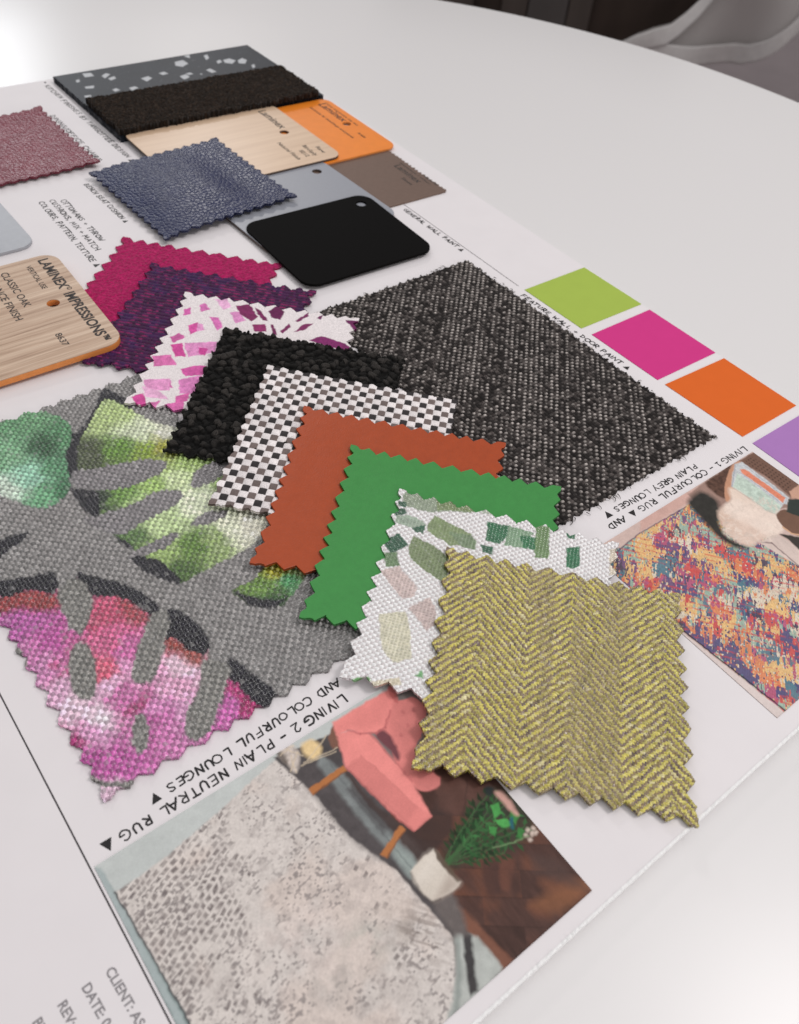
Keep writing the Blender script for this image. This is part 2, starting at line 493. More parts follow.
def handwriting(text, p0, p1, cap, width, seed, parent, z=0.07, label=None):
    """pen strokes as thin flat ribbons of ink; p0 -> p1 is the middle line of the writing in plan mm.
    '^' and '_' are solid arrow heads pointing up / down."""
    rng = np.random.RandomState(seed)
    d = np.array(p1, float) - np.array(p0, float); L = np.hypot(*d); d /= L
    up = np.array([-d[1], d[0]])
    adv = [ADV.get(ch, .8) for ch in text]; tot = sum(adv) - .15
    k = L / tot
    V, F = [], []

    def quad(a, b, w):
        t = b - a; n = np.hypot(*t)
        if n < 1e-6: return
        t /= n; s = np.array([-t[1], t[0]]) * w / 2
        i = len(V); V.extend([a - s, b - s, b + s, a + s]); F.append([i, i + 1, i + 2, i + 3])

    def dot(c, w):
        i = len(V)
        V.extend([c + w / 2 * np.array([math.cos(a), math.sin(a)]) for a in np.arange(8) * PI / 4])
        F.append([i, i + 1, i + 2, i + 3]); F.append([i, i + 3, i + 4, i + 7]); F.append([i + 4, i + 5, i + 6, i + 7])

    x = 0.0
    for ch, a in zip(text, adv):
        jy, sl, js = rng.uniform(-.06, .06), rng.uniform(-.05, .14), rng.uniform(.9, 1.08)
        tr = lambda q: np.array(p0) + d * ((x + q[0] * js + (q[1] - .5) * sl * .6) * k) + up * ((q[1] - .5) * js + jy) * cap
        if ch in '^_':
            q = [(-.1, -.1), (.76, -.12), (.34, 1.1)] if ch == '^' else [(-.1, 1.1), (.32, -.1), (.76, 1.12)]
            i = len(V); P = [tr(w_) for w_ in q]; V.extend(P + [(P[0] + P[2]) / 2]); F.append([i, i + 1, i + 2, i + 3])
        for st in GL.get(ch, []):
            P = [tr((q[0] + rng.uniform(-.025, .025), q[1] + rng.uniform(-.025, .025))) for q in st]
            w = 1.12 * width * rng.uniform(.75, 1.2)
            for q0, q1 in zip(P[:-1], P[1:]): quad(q0, q1, w)
            for q in P: dot(q, w)
        x += a
    V = np.array(V); P3 = np.c_[V, np.full(len(V), z) + np.arange(len(V)) % 7 * 0.0008]
    me = mesh_np('handwritten_note', P3, F, smooth=False)
    o = link('handwritten_note', me, M['ink'], parent)
    if label: o['label'] = label
    return o


# ================================================================== SETTING
FZ = -740.0
HD = np.array([0.84, 0.5426]); SD = np.array([0.5426, -0.84])     # heading of the far corner of the view, and its right-hand side


def box_mesh(name, c, size, rot=0.0, bev=3.0):
    bm = bmesh.new(); bmesh.ops.create_cube(bm, size=1.0)
    for v in bm.verts: v.co = (v.co.x * size[0], v.co.y * size[1], v.co.z * size[2])
    if bev: bmesh.ops.bevel(bm, geom=list(bm.edges), offset=bev, segments=2, affect='EDGES', profile=0.5)
    me = bpy.data.meshes.new(name); bm.to_mesh(me); bm.free()
    co, s = math.cos(rot), math.sin(rot)
    me_xform(me, lambda a: (np.c_[a[:, 0] * co - a[:, 1] * s, a[:, 0] * s + a[:, 1] * co, a[:, 2]] + np.array(c)) * S)
    return me


M['floor'] = plain_mat('lilac_grey_floor', alb(126, 115, 117), rough=0.5, spec=0.3, nscale=6, namp=0.08, bump=0.05, bscale=60, dist=0.002)
fl = mesh_np('floor', [(-6000, -6000, FZ), (6000, -6000, FZ), (6000, 6000, FZ), (-6000, 6000, FZ)], [[0, 1, 2, 3]], smooth=False)
tag(link('floor', fl, M['floor']), kind='structure')

# round white table
TC, TR_ = np.array([181.26, 318.13]), 526.16
M['table'] = plain_mat('white_table_laminate', (0.745, 0.725, 0.727), rough=0.30, spec=0.5, nscale=3, namp=0.006, bump=0.03, bscale=25, dist=0.0006)
M['steel'] = plain_mat('brushed_steel', (0.5, 0.5, 0.5), rough=0.35, nscale=80)
table = empty('round_table', (TC[0], TC[1], FZ), 'round white table with a smooth top under the sample board', 'table')


def lathe(name, prof, c, n=192):
    V, F = [], []
    m = len(prof)
    for k in range(n):
        a = 2 * PI * k / n
        for r, z in prof: V.append((c[0] + r * math.cos(a), c[1] + r * math.sin(a), z))
    for k in range(n):
        for j in range(m - 1):
            F.append([k * m + j, ((k + 1) % n) * m + j, ((k + 1) % n) * m + j + 1, k * m + j + 1])
    return mesh_np(name, V, F)


prof = [(1, -5)] + [(TR_ - 3, -5)] + [(TR_ - 3 + 3 * math.sin(a), -8 + 3 * math.cos(a)) for a in np.linspace(0.2, PI / 2, 7)] + [(TR_, -28), (TR_ - 2, -30), (1, -30)]
me = lathe('tabletop', prof[:1] + [(200, -5), (400, -5)] + prof[1:], TC, 256)
link('tabletop', me, M['table'], table)
link('pedestal', lathe('pedestal', [(38, -30.5), (38, -700)], TC, 48), M['steel'], table)
link('base', lathe('base', [(1, -722), (60, -720), (240, -732), (250, -739)], TC, 64), M['steel'], table)

# dark cupboard behind, with paler stiles
M['dark_wood'] = plain_mat('dark_brown_wood', (0.045, 0.031, 0.025), rough=0.6, spec=0.2, nscale=8, namp=0.3, stretch=(1, 1, .1))
M['brown_wood'] = plain_mat('brown_wood_stile', (0.075, 0.06, 0.053), rough=0.6, spec=0.2, nscale=8, namp=0.2, stretch=(1, 1, .1))
M['taupe_panel'] = plain_mat('taupe_panel', (0.085, 0.075, 0.072), rough=0.6, spec=0.2, nscale=5, namp=0.1)
cup_rot = math.atan2(HD[1], HD[0]) - PI / 2          # local x = right-hand side, local y = heading


def hs(px, dist):
    """lateral offset (mm along SD) of photo column px at heading distance dist, measured low over the table edge"""
    d = ROT @ np.array([(px - W / 2) / F_PX, -(20 - H / 2) / F_PX, -1.0])
    t = dist / (d[:2] @ HD); return float(t * (d[:2] @ SD))


DC = 2500.0
s0, s1 = hs(380, DC), hs(700, DC)
cc = HD * (DC + 250) + SD * (s0 + s1) / 2
cup = empty('dark_cupboard', (cc[0], cc[1], FZ), 'dark brown cupboard standing in shade beyond the table edge', 'cupboard')
link('carcass', box_mesh('carcass', (cc[0], cc[1], FZ + 600), (s1 - s0, 500, 1196), cup_rot), M['dark_wood'], cup)
for nm, a, b, mk in (('side_panel', 380, 472, 'brown_wood'), ('door_panel', 500, 526, 'brown_wood'), ('door_panel', 526.5, 566, 'taupe_panel'), ('stile', 566.5, 590, 'brown_wood')):
    u0, u1 = hs(a, DC), hs(b, DC)
    q = HD * (DC - 9) + SD * (u0 + u1) / 2
    link(nm, box_mesh(nm, (q[0], q[1], FZ + 600), (u1 - u0 - 2, 14, 1120), cup_rot, 2), M[mk], cup)

# sheer curtain, pulled up to the right
M['sheer'], nt, b = mat_base('sheer_white_curtain')
set_in(b, Base_Color=(0.60, 0.565, 0.555, 1), Roughness=0.8, Specular_IOR_Level=0.2)
tr = nt.nodes.new('ShaderNodeBsdfTranslucent'); tr.inputs['Color'].default_value = (0.7, 0.67, 0.66, 1)
tp = nt.nodes.new('ShaderNodeBsdfTransparent'); tp.inputs['Color'].default_value = (0.9, 0.9, 0.9, 1)
mx1 = nt.nodes.new('ShaderNodeMixShader'); mx1.inputs[0].default_value = 0.25
mx2 = nt.nodes.new('ShaderNodeMixShader')
wv = nt.nodes.new('ShaderNodeTexNoise'); wv.inputs['Scale'].default_value = 900
mr = nt.nodes.new('ShaderNodeMapRange'); mr.inputs[3].default_value = 0.0; mr.inputs[4].default_value = 0.34
nt.links.new(wv.outputs['Fac'], mr.inputs[0]); nt.links.new(mr.outputs[0], mx2.inputs[0])
nt.links.new(b.outputs[0], mx1.inputs[1]); nt.links.new(tr.outputs[0], mx1.inputs[2])
nt.links.new(mx1.outputs[0], mx2.inputs[1]); nt.links.new(tp.outputs[0], mx2.inputs[2])
nt.links.new(mx2.outputs[0], nt.nodes['Material Output'].inputs['Surface'])
DK = 2330.0


def on_plane(x, y, dist):
    d = ROT @ np.array([(x - W / 2) / F_PX, -(y - H / 2) / F_PX, -1.0])
    t = dist / (d[:2] @ HD); q = CAM + d * t
    return np.array([q[:2] @ SD, q[2]])


upc = np.array([on_plane(*q, DK) for q in ((600, 52), (622, 40), (640, 29), (655, 24), (672, 22), (686, 13), (704, -2), (722, -22), (745, -60), (800, -120), (900, -150), (1000, -150))])
loc_ = np.array([on_plane(*q, DK) for q in ((600, 58), (630, 54), (660, 60), (690, 65), (715, 67), (740, 65), (760, 56), (778, 44), (799, 27), (830, 5), (900, -30), (1000, -60))])
ss = np.linspace(upc[0, 0] + 1, hs(960, DK), 160)
tt = np.linspace(0, 1, 80)
SS, TT = np.meshgrid(ss, tt, indexing='ij')
zu = np.interp(SS, upc[:, 0], upc[:, 1]); zl = np.interp(SS, loc_[:, 0], loc_[:, 1])
ZZ = zl + (zu - zl) * TT
wave = 30 * np.sin((SS + 0.55 * ZZ) / 46.0 + 1.2 * np.sin(ZZ / 160)) + 14 * np.sin((SS - 0.3 * ZZ) / 27.0) + 30 * (TT - .5) ** 2
hem = 8 * np.exp(-((TT) / .05) ** 2) + 10 * np.exp(-((1 - TT) / .12) ** 2)
DD = DK + wave - hem
Pc = np.stack([HD[0] * DD + SD[0] * SS, HD[1] * DD + SD[1] * SS, ZZ], -1).reshape(-1, 3)
ii = np.arange(SS.size).reshape(SS.shape)
Fc = np.stack([ii[:-1, :-1], ii[1:, :-1], ii[1:, 1:], ii[:-1, 1:]], -1).reshape(-1, 4)
cur = link('sheer_curtain', mesh_np('sheer_curtain', Pc, Fc), M['sheer'])
tag(cur, 'translucent white sheer curtain gathered up at the back right of the table', 'curtain')
def hem_band(lo, hi, t0, t1, off):
    SSh = np.linspace(lo, hi, 90); T_ = np.linspace(0, 1, 8)
    A, T_ = np.meshgrid(SSh, T_, indexing='ij')
    u_ = np.interp(A, upc[:, 0], upc[:, 1]); l_ = np.interp(A, loc_[:, 0], loc_[:, 1])
    Zb = (l_ + t0 + (t1 - t0) * T_) if off > 0 else (u_ - t0 - (t1 - t0) * T_)
    Tn = (Zb - l_) / (u_ - l_ + 1e-6)
    wv_ = 30 * np.sin((A + 0.55 * Zb) / 46.0 + 1.2 * np.sin(Zb / 160)) + 14 * np.sin((A - 0.3 * Zb) / 27.0) + 30 * (Tn - .5) ** 2
    D_ = DK + wv_ - 22
    Pb = np.stack([HD[0] * D_ + SD[0] * A, HD[1] * D_ + SD[1] * A, Zb], -1).reshape(-1, 3)
    ib = np.arange(A.size).reshape(A.shape)
    Fb = np.stack([ib[:-1, :-1], ib[1:, :-1], ib[1:, 1:], ib[:-1, 1:]], -1).reshape(-1, 4)
    h_ = link('hem', mesh_np('hem', Pb, Fb), M['hem'], cur)
    h_.modifiers.new('cloth_thickness', 'SOLIDIFY').thickness = 0.003


M['hem'] = plain_mat('folded_curtain_hem', (.60, .572, .565), rough=.85, spec=.1, nscale=60, namp=.04)
hem_band(hs(650, DK), hs(950, DK), 0, 46, 1)
hem_band(hs(606, DK), hs(716, DK), 0, 42, -1)
sol = cur.modifiers.new('cloth_thickness', 'SOLIDIFY'); sol.thickness = 0.002

# ================================================================== PRESENTATION BOARD
BX0, BX1, BY0, BY1 = -66.0, 354.0, 16.5, 610.0
board = empty('presentation_board', ((BX0 + BX1) / 2, (BY0 + BY1) / 2, -5), 'white foam presentation board with handwritten notes and a printed title block', 'sample board')
link('foam_core', box_mesh('foam_core', ((BX0 + BX1) / 2, (BY0 + BY1) / 2, -2.66), (BX1 - BX0 - .6, BY1 - BY0 - .6, 4.62), 0, .2), M['foam'], board)
link('paper_sheet', box_mesh('paper_sheet', ((BX0 + BX1) / 2, (BY0 + BY1) / 2, -0.17), (BX1 - BX0, BY1 - BY0, .34), 0, .1), M['paper'], board)


# knife-cut near edge: the facing paper is slightly raised and ragged, with crumbs of foam
n_ = 1680
xs_ = np.linspace(BX0 + .5, BX1 - .5, n_)
V, prof_ = [], ((-.75, -2.2), (-.8, -1.0), (-.62, -.1), (-.3, .02), (.15, -.02))
rag = sm(.35, .8, vn(xs_ / .55, xs_ * 0, 5)) * (.3 + .7 * vn(xs_ / 7, xs_ * 0, 6)); wob_ = .25 * (vn(xs_ / .9, xs_ * 0, 8) - .5)
for k, (dy, dz) in enumerate(prof_):
    up_ = (0, .3, 1, .8, 0)[k]
    V.append(np.c_[xs_, BY0 + dy + wob_ * (k > 0) * (k < 4), .10 + dz + .42 * rag * up_])
V = np.concatenate(V); ii_ = np.arange(len(V)).reshape(len(prof_), n_)
F = np.stack([ii_[:-1, :-1], ii_[:-1, 1:], ii_[1:, 1:], ii_[1:, :-1]], -1).reshape(-1, 4)
link('cut_edge', mesh_np('cut_edge', V, F), M['foam'], board)


def rule(x0, y0, x1, y1, w):
    d = np.array([x1 - x0, y1 - y0], float); d /= np.hypot(*d); n = np.array([-d[1], d[0]]) * w / 2
    a, b = np.array([x0, y0]), np.array([x1, y1])
    V = [(*(a - n), .05), (*(b - n), .05), (*(b + n), .05), (*(a + n), .05)]
    link('printed_rule', mesh_np('printed_rule', V, [[0, 1, 2, 3]], smooth=False), M['rule_ink'], board)


rule(3.6, 600, 3.6, 18, .45)
rule(308.4, 600, 307.6, 259.5, .35)

NOTES = [
    ('LIVING 2 - PLAIN NEUTRAL RUG ^', (90.3, 110.1), (8.2, 109.4), 2.9, .52),
    ('AND COLOURFUL LOUNGES _', (92.2, 116.0), (24.8, 114.6), 2.7, .50),
    ('LIVING 1 - COLOURFUL RUG ^ AND', (307.0, 111.6), (219, 113.2), 2.7, .48),
    ('PLAIN GREY LOUNGES _', (278.4, 116.7), (222.5, 118.6), 2.6, .48),
    ('FEATURE WALL + DOOR PAINT ^', (303.6, 252.3), (305.2, 178.2), 2.6, .55),
    ('GENERAL WALL PAINT ^', (304.6, 353.8), (304.9, 301), 2.6, .55),
    ('* KITCHEN FINISHES BY TANGOTTEE DESIGN ^', (194.1, 607), (195.6, 476), 3.0, .55),
    ('DINING/OFFICE CHAIRS', (179.2, 556), (178.8, 485.7), 2.8, .55),
    ('BENCH SEAT CUSHION ^', (160.3, 463), (161.5, 413.5), 2.7, .5),
    ('OTTOMANS + THROW', (142.0, 451.8), (142.3, 402.2), 3.0, .5),
    ('CUSHIONS, MIX + MATCH', (136.7, 454.6), (136.7, 395.2), 2.9, .5),
    ('COLOURS, PATTERN, TEXTURE ^', (131.0, 455), (130.2, 380.5), 2.9, .5),
]
for k, (t, a, b_, cap, w) in enumerate(NOTES):
    handwriting(t, a, b_, cap, w, 40 + k, board)

fr0 = Frame(0, 0, 0)
for body, x, y in (('CLIENT: AS', -4.0, 80.8), ('DATE: 01', -10.2, 80.8), ('REV: A', -16.4, 80.6), ('BY:', -22.6, 80.6)):
    letter('printed_text', body, 3.3, fr0, x, y, -87.5, .05, M['print_ink'], board, bold=.02)

# ================================================================== PAINT SWATCHES (cards pasted on the board)
SW = [
    ('lime_paint_swatch', 'lime green paint colour card, first of the row on the board edge', (157, 178, 78), ((524.6, 290.1), (584.2, 267.8), (642.5, 303.8), (581.3, 328.6))),
    ('pink_paint_swatch', 'hot pink paint colour card between the lime and orange cards', (198, 54, 126), ((591.7, 334.8), (649.5, 310), (717.2, 351.9), (657.5, 380.2))),
    ('orange_paint_swatch', 'plain orange paint colour card beside the charcoal tweed corner', (209, 98, 38), ((664.9, 384.8), (725.2, 357.9), (797.8, 404.7), (742.5, 436.9))),
    ('purple_paint_swatch', 'lavender purple paint colour card nearest the rug photograph', (162, 117, 177), None),
]
for nm, lb, c, q in SW:
    if q: P = [at(*p_) for p_ in q]
    else: P = [np.array(p_) for p_ in ((312.6, 112.0), (355.2, 111.6), (355.0, 69.5), (312.2, 69.8))]
    P = np.array(P)
    P[:, 0] = np.minimum(P[:, 0], 353.7)
    n = len(P); V = [(*p_, .28) for p_ in P] + [(*p_, .02) for p_ in P]
    F = [[3, 2, 1, 0]] + [[i, (i + 1) % 4, 4 + (i + 1) % 4, 4 + i] for i in range(4)]
    o = link('paint_swatch', mesh_np('paint_swatch', V, F, smooth=False),
             plain_mat(nm, alb(*c), rough=0.55, spec=0.12, nscale=120, namp=0.015, bump=0.1, bscale=2500))
    tag(o, lb, 'paint swatch', 'paint colour cards along the board edge')

# ================================================================== PRINTED PHOTOGRAPHS
def photo(name, x0, x1, y0, y1, res, paint, label):
    def cf(U, V, X, Y, Z): return paint(X, Y)
    o = sheet(name, M['photo_paper'], (x0, y1), (1, 0), (0, -1), x1 - x0, y1 - y0, res, lambda U, V, X, Y: np.full(len(U), 0.26), cf, thick=0.22)
    tag(o, label, 'photo print', 'photo prints on the board')
    return o


def paint_living2(X, Y):
    p = Print(X, Y, alb(122, 116, 113), wob=0.5)
    p.fill([(80, 860), (360, 690), (380, 720), (285, 775), (136, 885), (110, 900)], alb(186, 190, 188), .8, var=.08, vs=9)
    p.fill([(97, 868), (116, 893), (200, 1040), (300, 1215), (230, 1190), (150, 985)], alb(120, 134, 133), .5, False, var=.12, vs=8)
    p.fill([(93, 868), (101, 868), (190, 1030), (275, 1190), (245, 1190), (180, 1030)], alb(160, 170, 170), .35, False)
    # ---- rug
    rug = [(115, 893), (160, 862), (215, 815), (276, 759), (296, 775), (320, 797), (350, 834), (383, 859), (400, 872), (422, 898), (436, 914), (452, 934), (456, 975), (457, 1010), (455, 1060), (440, 1150), (272, 1165), (200, 1040)]
    idx, m = p.mask(rug, .35, False)
    x, y = X[idx], Y[idx]
    base = alb(203, 195, 190)[None] * (0.94 + 0.14 * fbm(x / 9, y / 9, 11))[:, None]
    warm = sm(.5, .7, fbm(x / 14, y / 14, 21))[:, None]
    base = base * (1 - warm * .35) + alb(206, 184, 172)[None] * warm * .35
    # woven block motifs in slanting rows
    ox, oy = at(200, 880)
    a = math.radians(24)
    uu = (x * math.cos(a) + y * math.sin(a)) / 2.5; vv = (-x * math.sin(a) + y * math.cos(a)) / 1.75
    uu = uu + .9 * (vn(x / 3.5, y / 3.5, 5) - .5) + .5 * (np.floor(vv) % 2); vv = vv + .8 * (vn(x / 4, y / 4, 6) - .5)
    fu, fv = uu - np.floor(uu), vv - np.floor(vv)
    hr = _hash(np.floor(uu), np.floor(vv), 3)
    blk = sm(.10, .30, fu) * sm(.95, .74, fu) * sm(.08, .28, fv) * sm(.95, .72, fv)
    p1 = at(195, 890); p2 = at(165, 930)
    den = 1.0 * np.exp(-(((x - p1[0]) / 14) ** 2 + ((y - p1[1]) / 15) ** 2)) + .6 * np.exp(-(((x - p2[0]) / 12) ** 2 + ((y - p2[1]) / 22) ** 2)) + .3 * sm(.5, .7, fbm(x / 9, y / 9, 35))
    den = np.clip(den * (0.1 + 1.7 * fbm(x / 4.5, y / 4.5, 31)), 0, 1)
    k = (blk * sm(1.0 - den * 1.25, 1.35 - den * 1.25, .25 + .75 * hr) * (.35 + .6 * vn(x / .7, y / .7, 8)))[:, None]
    base = base * (1 - k) + alb(98, 88, 88)[None] * k
    # worn dashes everywhere else
    n1 = vn(x / .8 + .4 * y, y / .55 - .3 * x, 41); n2 = fbm(x / 8, y / 8, 51)
    k2 = (sm(.58, .82, n1) * sm(.36, .58, n2) * .75)[:, None]
    base = base * (1 - k2) + alb(120, 112, 112)[None] * k2
    n3 = sm(.5, .72, fbm(x / 2.2, y / 2.2, 58, 4))[:, None] * .32
    base = base * (1 - n3) + alb(158, 148, 145)[None] * n3
    for (sx, sy), r, c, o_ in (((365, 945), 5, (140, 150, 142), .5), ((330, 985), 6, (150, 146, 142), .45), ((405, 925), 6, (150, 138, 130), .5), ((390, 990), 7, (165, 155, 150), .4), ((300, 940), 10, (212, 198, 192), .6)):
        q = at(sx, sy); g = np.exp(-((x - q[0]) ** 2 + (y - q[1]) ** 2) / r ** 2) * o_ * sm(.3, .65, fbm(x / 3, y / 3, int(sx)))
        base = base * (1 - g[:, None]) + alb(*c)[None] * g[:, None]
    # ribs near the pot
    q = at(425, 935); g = np.exp(-((x - q[0]) / 7) ** 2 - ((y - q[1]) / 9) ** 2) * .5 * sm(.45, .75, vn((x * .8 + y * .6) / .55, (x * -.6 + y * .8) / 3, 77))
    base = base * (1 - g[:, None]) + alb(105, 90, 85)[None] * g[:, None]
    base = base * (0.93 + .14 * vn(x / .45, y / .45, 91))[:, None]
    p.C[idx] = p.C[idx] * (1 - m[:, None]) + base * m[:, None]
    p.line([(115, 893), (140, 935), (191, 1026), (272, 1165)], .45, alb(70, 72, 74), .15, .9)
    # ---- floor right of the rug, in the shade of the armchair
    right = [(273, 758), (293, 775), (317, 797), (347, 834), (380, 859), (397, 872), (419, 898), (434, 915), (452, 936), (475, 940), (470, 900), (440, 850), (330, 735)]
    p.fill(right, alb(78, 73, 74), .35, False, var=.2, vs=3)
    # ---- timber floor
    wood = [(384, 770), (420, 755), (520, 780), (600, 905), (503, 972), (470, 940), (455, 920), (437, 900), (424, 880), (404, 850), (392, 822)]
    p.fill(wood, alb(86, 60, 52), .3, False)
    idx, m = p.mask(wood, .3, False)
    x, y = X[idx], Y[idx]
    a = math.radians(52); pu = (x * math.cos(a) + y * math.sin(a)) / 7.5; pv = (-x * math.sin(a) + y * math.cos(a)) / 22 + .5 * (np.floor(pu) % 2)
    t = _hash(np.floor(pu), np.floor(pv), 15); gr = fbm(x / .9, y / 5, 16)
    t = .5 + (t - .5) * .55 + .5 * (fbm(x / 6, y / 9, 18) - .5)
    c = alb(78, 54, 48)[None] * (0.62 + .6 * t + .5 * (gr - .5))[:, None]
    red = sm(.55, .8, t)[:, None]; c = c * (1 - red * .5) + alb(118, 72, 52)[None] * red * .5
    gap = sm(.05, .0, np.minimum(pu - np.floor(pu), 1 - (pu - np.floor(pu))))[:, None]
    c = c * (1 - .22 * gap)
    p.C[idx] = p.C[idx] * (1 - m[:, None]) + c * m[:, None]
    p.fill([(540, 880), (590, 880), (592, 893), (560, 900)], alb(122, 78, 58), 1.5, op=.6)
    p.fill([(575, 882), (590, 889), (560, 912), (530, 905)], alb(135, 88, 60), 1.5, op=.6)
    p.fill([(440, 900), (452, 905), (508, 955), (503, 968), (470, 935)], alb(116, 74, 58), .5, op=.8)
    p.fill([(482, 860), (500, 862), (502, 890), (488, 895)], alb(70, 48, 44), .8, op=.7)
    p.fill([(500, 862), (514, 860), (512, 885), (502, 890)], alb(104, 66, 54), .6, op=.7)
    kz = lambda L: crop(240, 660, 2.2194, L)
    # reddish board, grey boards at the bottom and a black leg
    p.fill(kz([(470, 545), (500, 555), (560, 625), (604, 668), (580, 690), (520, 620), (488, 588)]), alb(118, 78, 63), .6, False, op=.85, var=.15, vs=3)
    p.fill(kz([(477, 600), (500, 606), (528, 616), (584, 684), (520, 760), (450, 830), (470, 760), (480, 690)]), alb(170, 173, 169), .5, False, var=.2, vs=3)
    p.fill(kz([(476, 612), (486, 620), (492, 700), (486, 790), (470, 800), (480, 690)]), alb(134, 140, 136), .6, False, op=.8)
    p.fill(kz([(494, 596), (514, 612), (527, 735), (511, 748), (500, 680)]), alb(60, 57, 58), .45, False, var=.2, vs=2)
    p.fill(kz([(422, 536), (470, 515), (494, 560), (506, 612), (476, 612), (448, 575)]), alb(102, 94, 92), .9, False, var=.15, vs=2)
    # shade and boards under the armchair
    p.fill(kz([(228, 236), (300, 322), (372, 372), (424, 416), (398, 448), (352, 396), (290, 330), (226, 262)]), alb(72, 60, 58), .6, False, var=.2, vs=3)
    p.fill(kz([(176, 208), (226, 246), (286, 330), (342, 390), (388, 438), (398, 466), (376, 486), (338, 440), (276, 368), (220, 298), (172, 236)]), alb(122, 126, 126), .7, False, var=.22, vs=3)
    p.fill(kz([(330, 398), (386, 440), (396, 466), (378, 482), (345, 440)]), alb(150, 160, 156), 1.0, False, op=.8, var=.1)
    p.line(kz([(200, 232), (262, 318), (330, 402), (380, 462)]), .35, alb(92, 94, 96), .3, .6)
    p.fill(kz([(146, 232), (176, 244), (236, 326), (290, 392), (330, 430), (322, 448), (262, 408), (206, 352), (160, 296), (128, 250)]), alb(80, 74, 75), 1.5, False, op=.92, var=.25, vs=2)
    p.fill(kz([(250, 278), (300, 340), (330, 372), (316, 384), (272, 330), (238, 290)]), alb(66, 60, 62), 1.0, False, op=.75)
    # dark timber behind the chair
    p.fill(kz([(366, 378), (430, 330), (440, 292), (474, 300), (474, 380), (440, 418), (410, 432)]), alb(62, 47, 44), .9, False, op=.85)
    p.fill(kz([(430, 262), (470, 255), (560, 285), (540, 320), (480, 350), (440, 330)]), alb(98, 68, 60), .9, False, op=.7, var=.2, vs=3)
    p.line(kz([(505, 268), (498, 330), (492, 390)]), .4, alb(66, 46, 42), .4, .7)
    p.fill(kz([(596, 470), (624, 468), (628, 520), (606, 520)]), alb(66, 46, 42), 1.0, False, op=.6)
    p.fill(kz([(640, 430), (700, 440), (775, 515), (720, 500), (650, 470)]), alb(80, 62, 58), 1.2, False, op=.6)
    # armchair
    pk = lambda k_: alb(222 * k_, 133 * k_, 128 * k_)
    p.fill(kz([(196, 170), (214, 140), (226, 190), (206, 196)]), alb(120, 85, 72), .4)
    p.fill(kz([(330, 74), (348, 92), (384, 84), (412, 108), (410, 150), (392, 190), (392, 218), (442, 262), (432, 286), (396, 288), (350, 236), (330, 190), (300, 160), (316, 110)]), pk(.965), .3, var=.06, vs=4)
    p.fill(kz([(352, 110), (396, 104), (402, 150), (380, 190), (352, 180), (342, 140)]), pk(.90), 2.0, op=.7)
    p.fill(kz([(384, 224), (440, 262), (430, 284), (398, 284), (366, 244)]), pk(.90), 1.0, op=.8)
    p.fill(kz([(308, 152), (336, 172), (354, 212), (348, 222), (326, 196), (302, 172)]), alb(112, 66, 72), .6)
    p.fill(kz([(204, 140), (262, 104), (328, 66), (346, 78), (334, 112), (322, 150), (302, 162), (266, 166), (242, 156), (216, 168)]), pk(1.03), .45, False, var=.05, vs=5)
    p.fill(kz([(218, 150), (272, 118), (324, 92), (318, 130), (290, 152), (250, 150)]), pk(.97), 1.4, op=.7)
    p.fill(kz([(214, 166), (242, 156), (290, 166), (322, 202), (382, 270), (424, 346), (386, 379), (350, 352), (300, 302), (234, 238)]), pk(1.04), .5, False, var=.07, vs=4)
    p.fill(kz([(234, 238), (268, 214), (302, 240), (392, 328), (424, 346), (386, 379), (350, 352), (292, 298)]), pk(.93), .5, False, var=.05, vs=5)
    p.fill(kz([(392, 328), (424, 346), (386, 379), (372, 362)]), pk(.98), .6, False)
    p.line(kz([(268, 214), (302, 240), (392, 328)]), .35, pk(.84), .35, .6)
    p.line(kz([(252, 252), (310, 306), (372, 360)]), .25, pk(.84), .3, .5)
    p.line(kz([(240, 156), (266, 166), (302, 162), (322, 150), (334, 112)]), .45, alb(168, 88, 90), .4, .8)
    p.line(kz([(290, 166), (322, 202), (366, 250), (382, 270)]), .45, alb(180, 98, 98), .4, .7)
    p.line(kz([(236, 240), (300, 304), (350, 354), (386, 380)]), .4, alb(150, 80, 78), .3, .6)
    for q in ((362, 116), (386, 112), (372, 146), (392, 140), (358, 168)):
        p.fill(kz([(q[0] - 3, q[1]), (q[0], q[1] - 4), (q[0] + 4, q[1] + 1), (q[0], q[1] + 4)]), alb(172, 92, 92), .5, op=.6)
    p.fill(kz([(328, 66), (340, 60), (352, 90), (346, 96)]), alb(196, 104, 102), .3, op=.8)
    for q, lo_ in (([(151, 288), (230, 234), (238, 246), (162, 300)], [(162, 299), (237, 247)]), ([(311, 433), (354, 368), (367, 377), (326, 441)], [(326, 440), (366, 378)])):
        p.fill(kz(q), alb(172, 110, 66), .3, False); p.line(kz(lo_), .4, alb(112, 70, 46), .25, .7)
    # dried flowers
    p.fill(kz([(84, 206), (112, 188), (132, 214), (124, 250), (104, 232)]), alb(196, 184, 176), .7, var=.4, vs=.8)
    p.fill(kz([(136, 190), (162, 178), (182, 200), (168, 220), (146, 214)]), alb(222, 194, 146), .8, var=.15, vs=1)
    p.fill(kz([(80, 206), (96, 206), (108, 230), (96, 230)]), alb(86, 76, 70), .6, op=.8)
    for q in (((90, 212), (118, 190)), ((112, 246), (128, 206)), ((136, 236), (214, 204)), ((142, 230), (216, 196)), ((124, 250), (112, 214)), ((150, 224), (190, 170)), ((104, 200), (140, 214))):
        p.line(kz(q), .3, alb(206, 188, 164), .25, .8)
    # plant: feathery stems out of the pot
    rng = np.random.RandomState(4)
    p.fill(kz([(446, 450), (480, 380), (540, 300), (590, 290), (640, 340), (650, 380), (600, 418), (520, 440), (470, 462)]), alb(44, 56, 44), 1.6, op=.75, var=.4, vs=1.2)
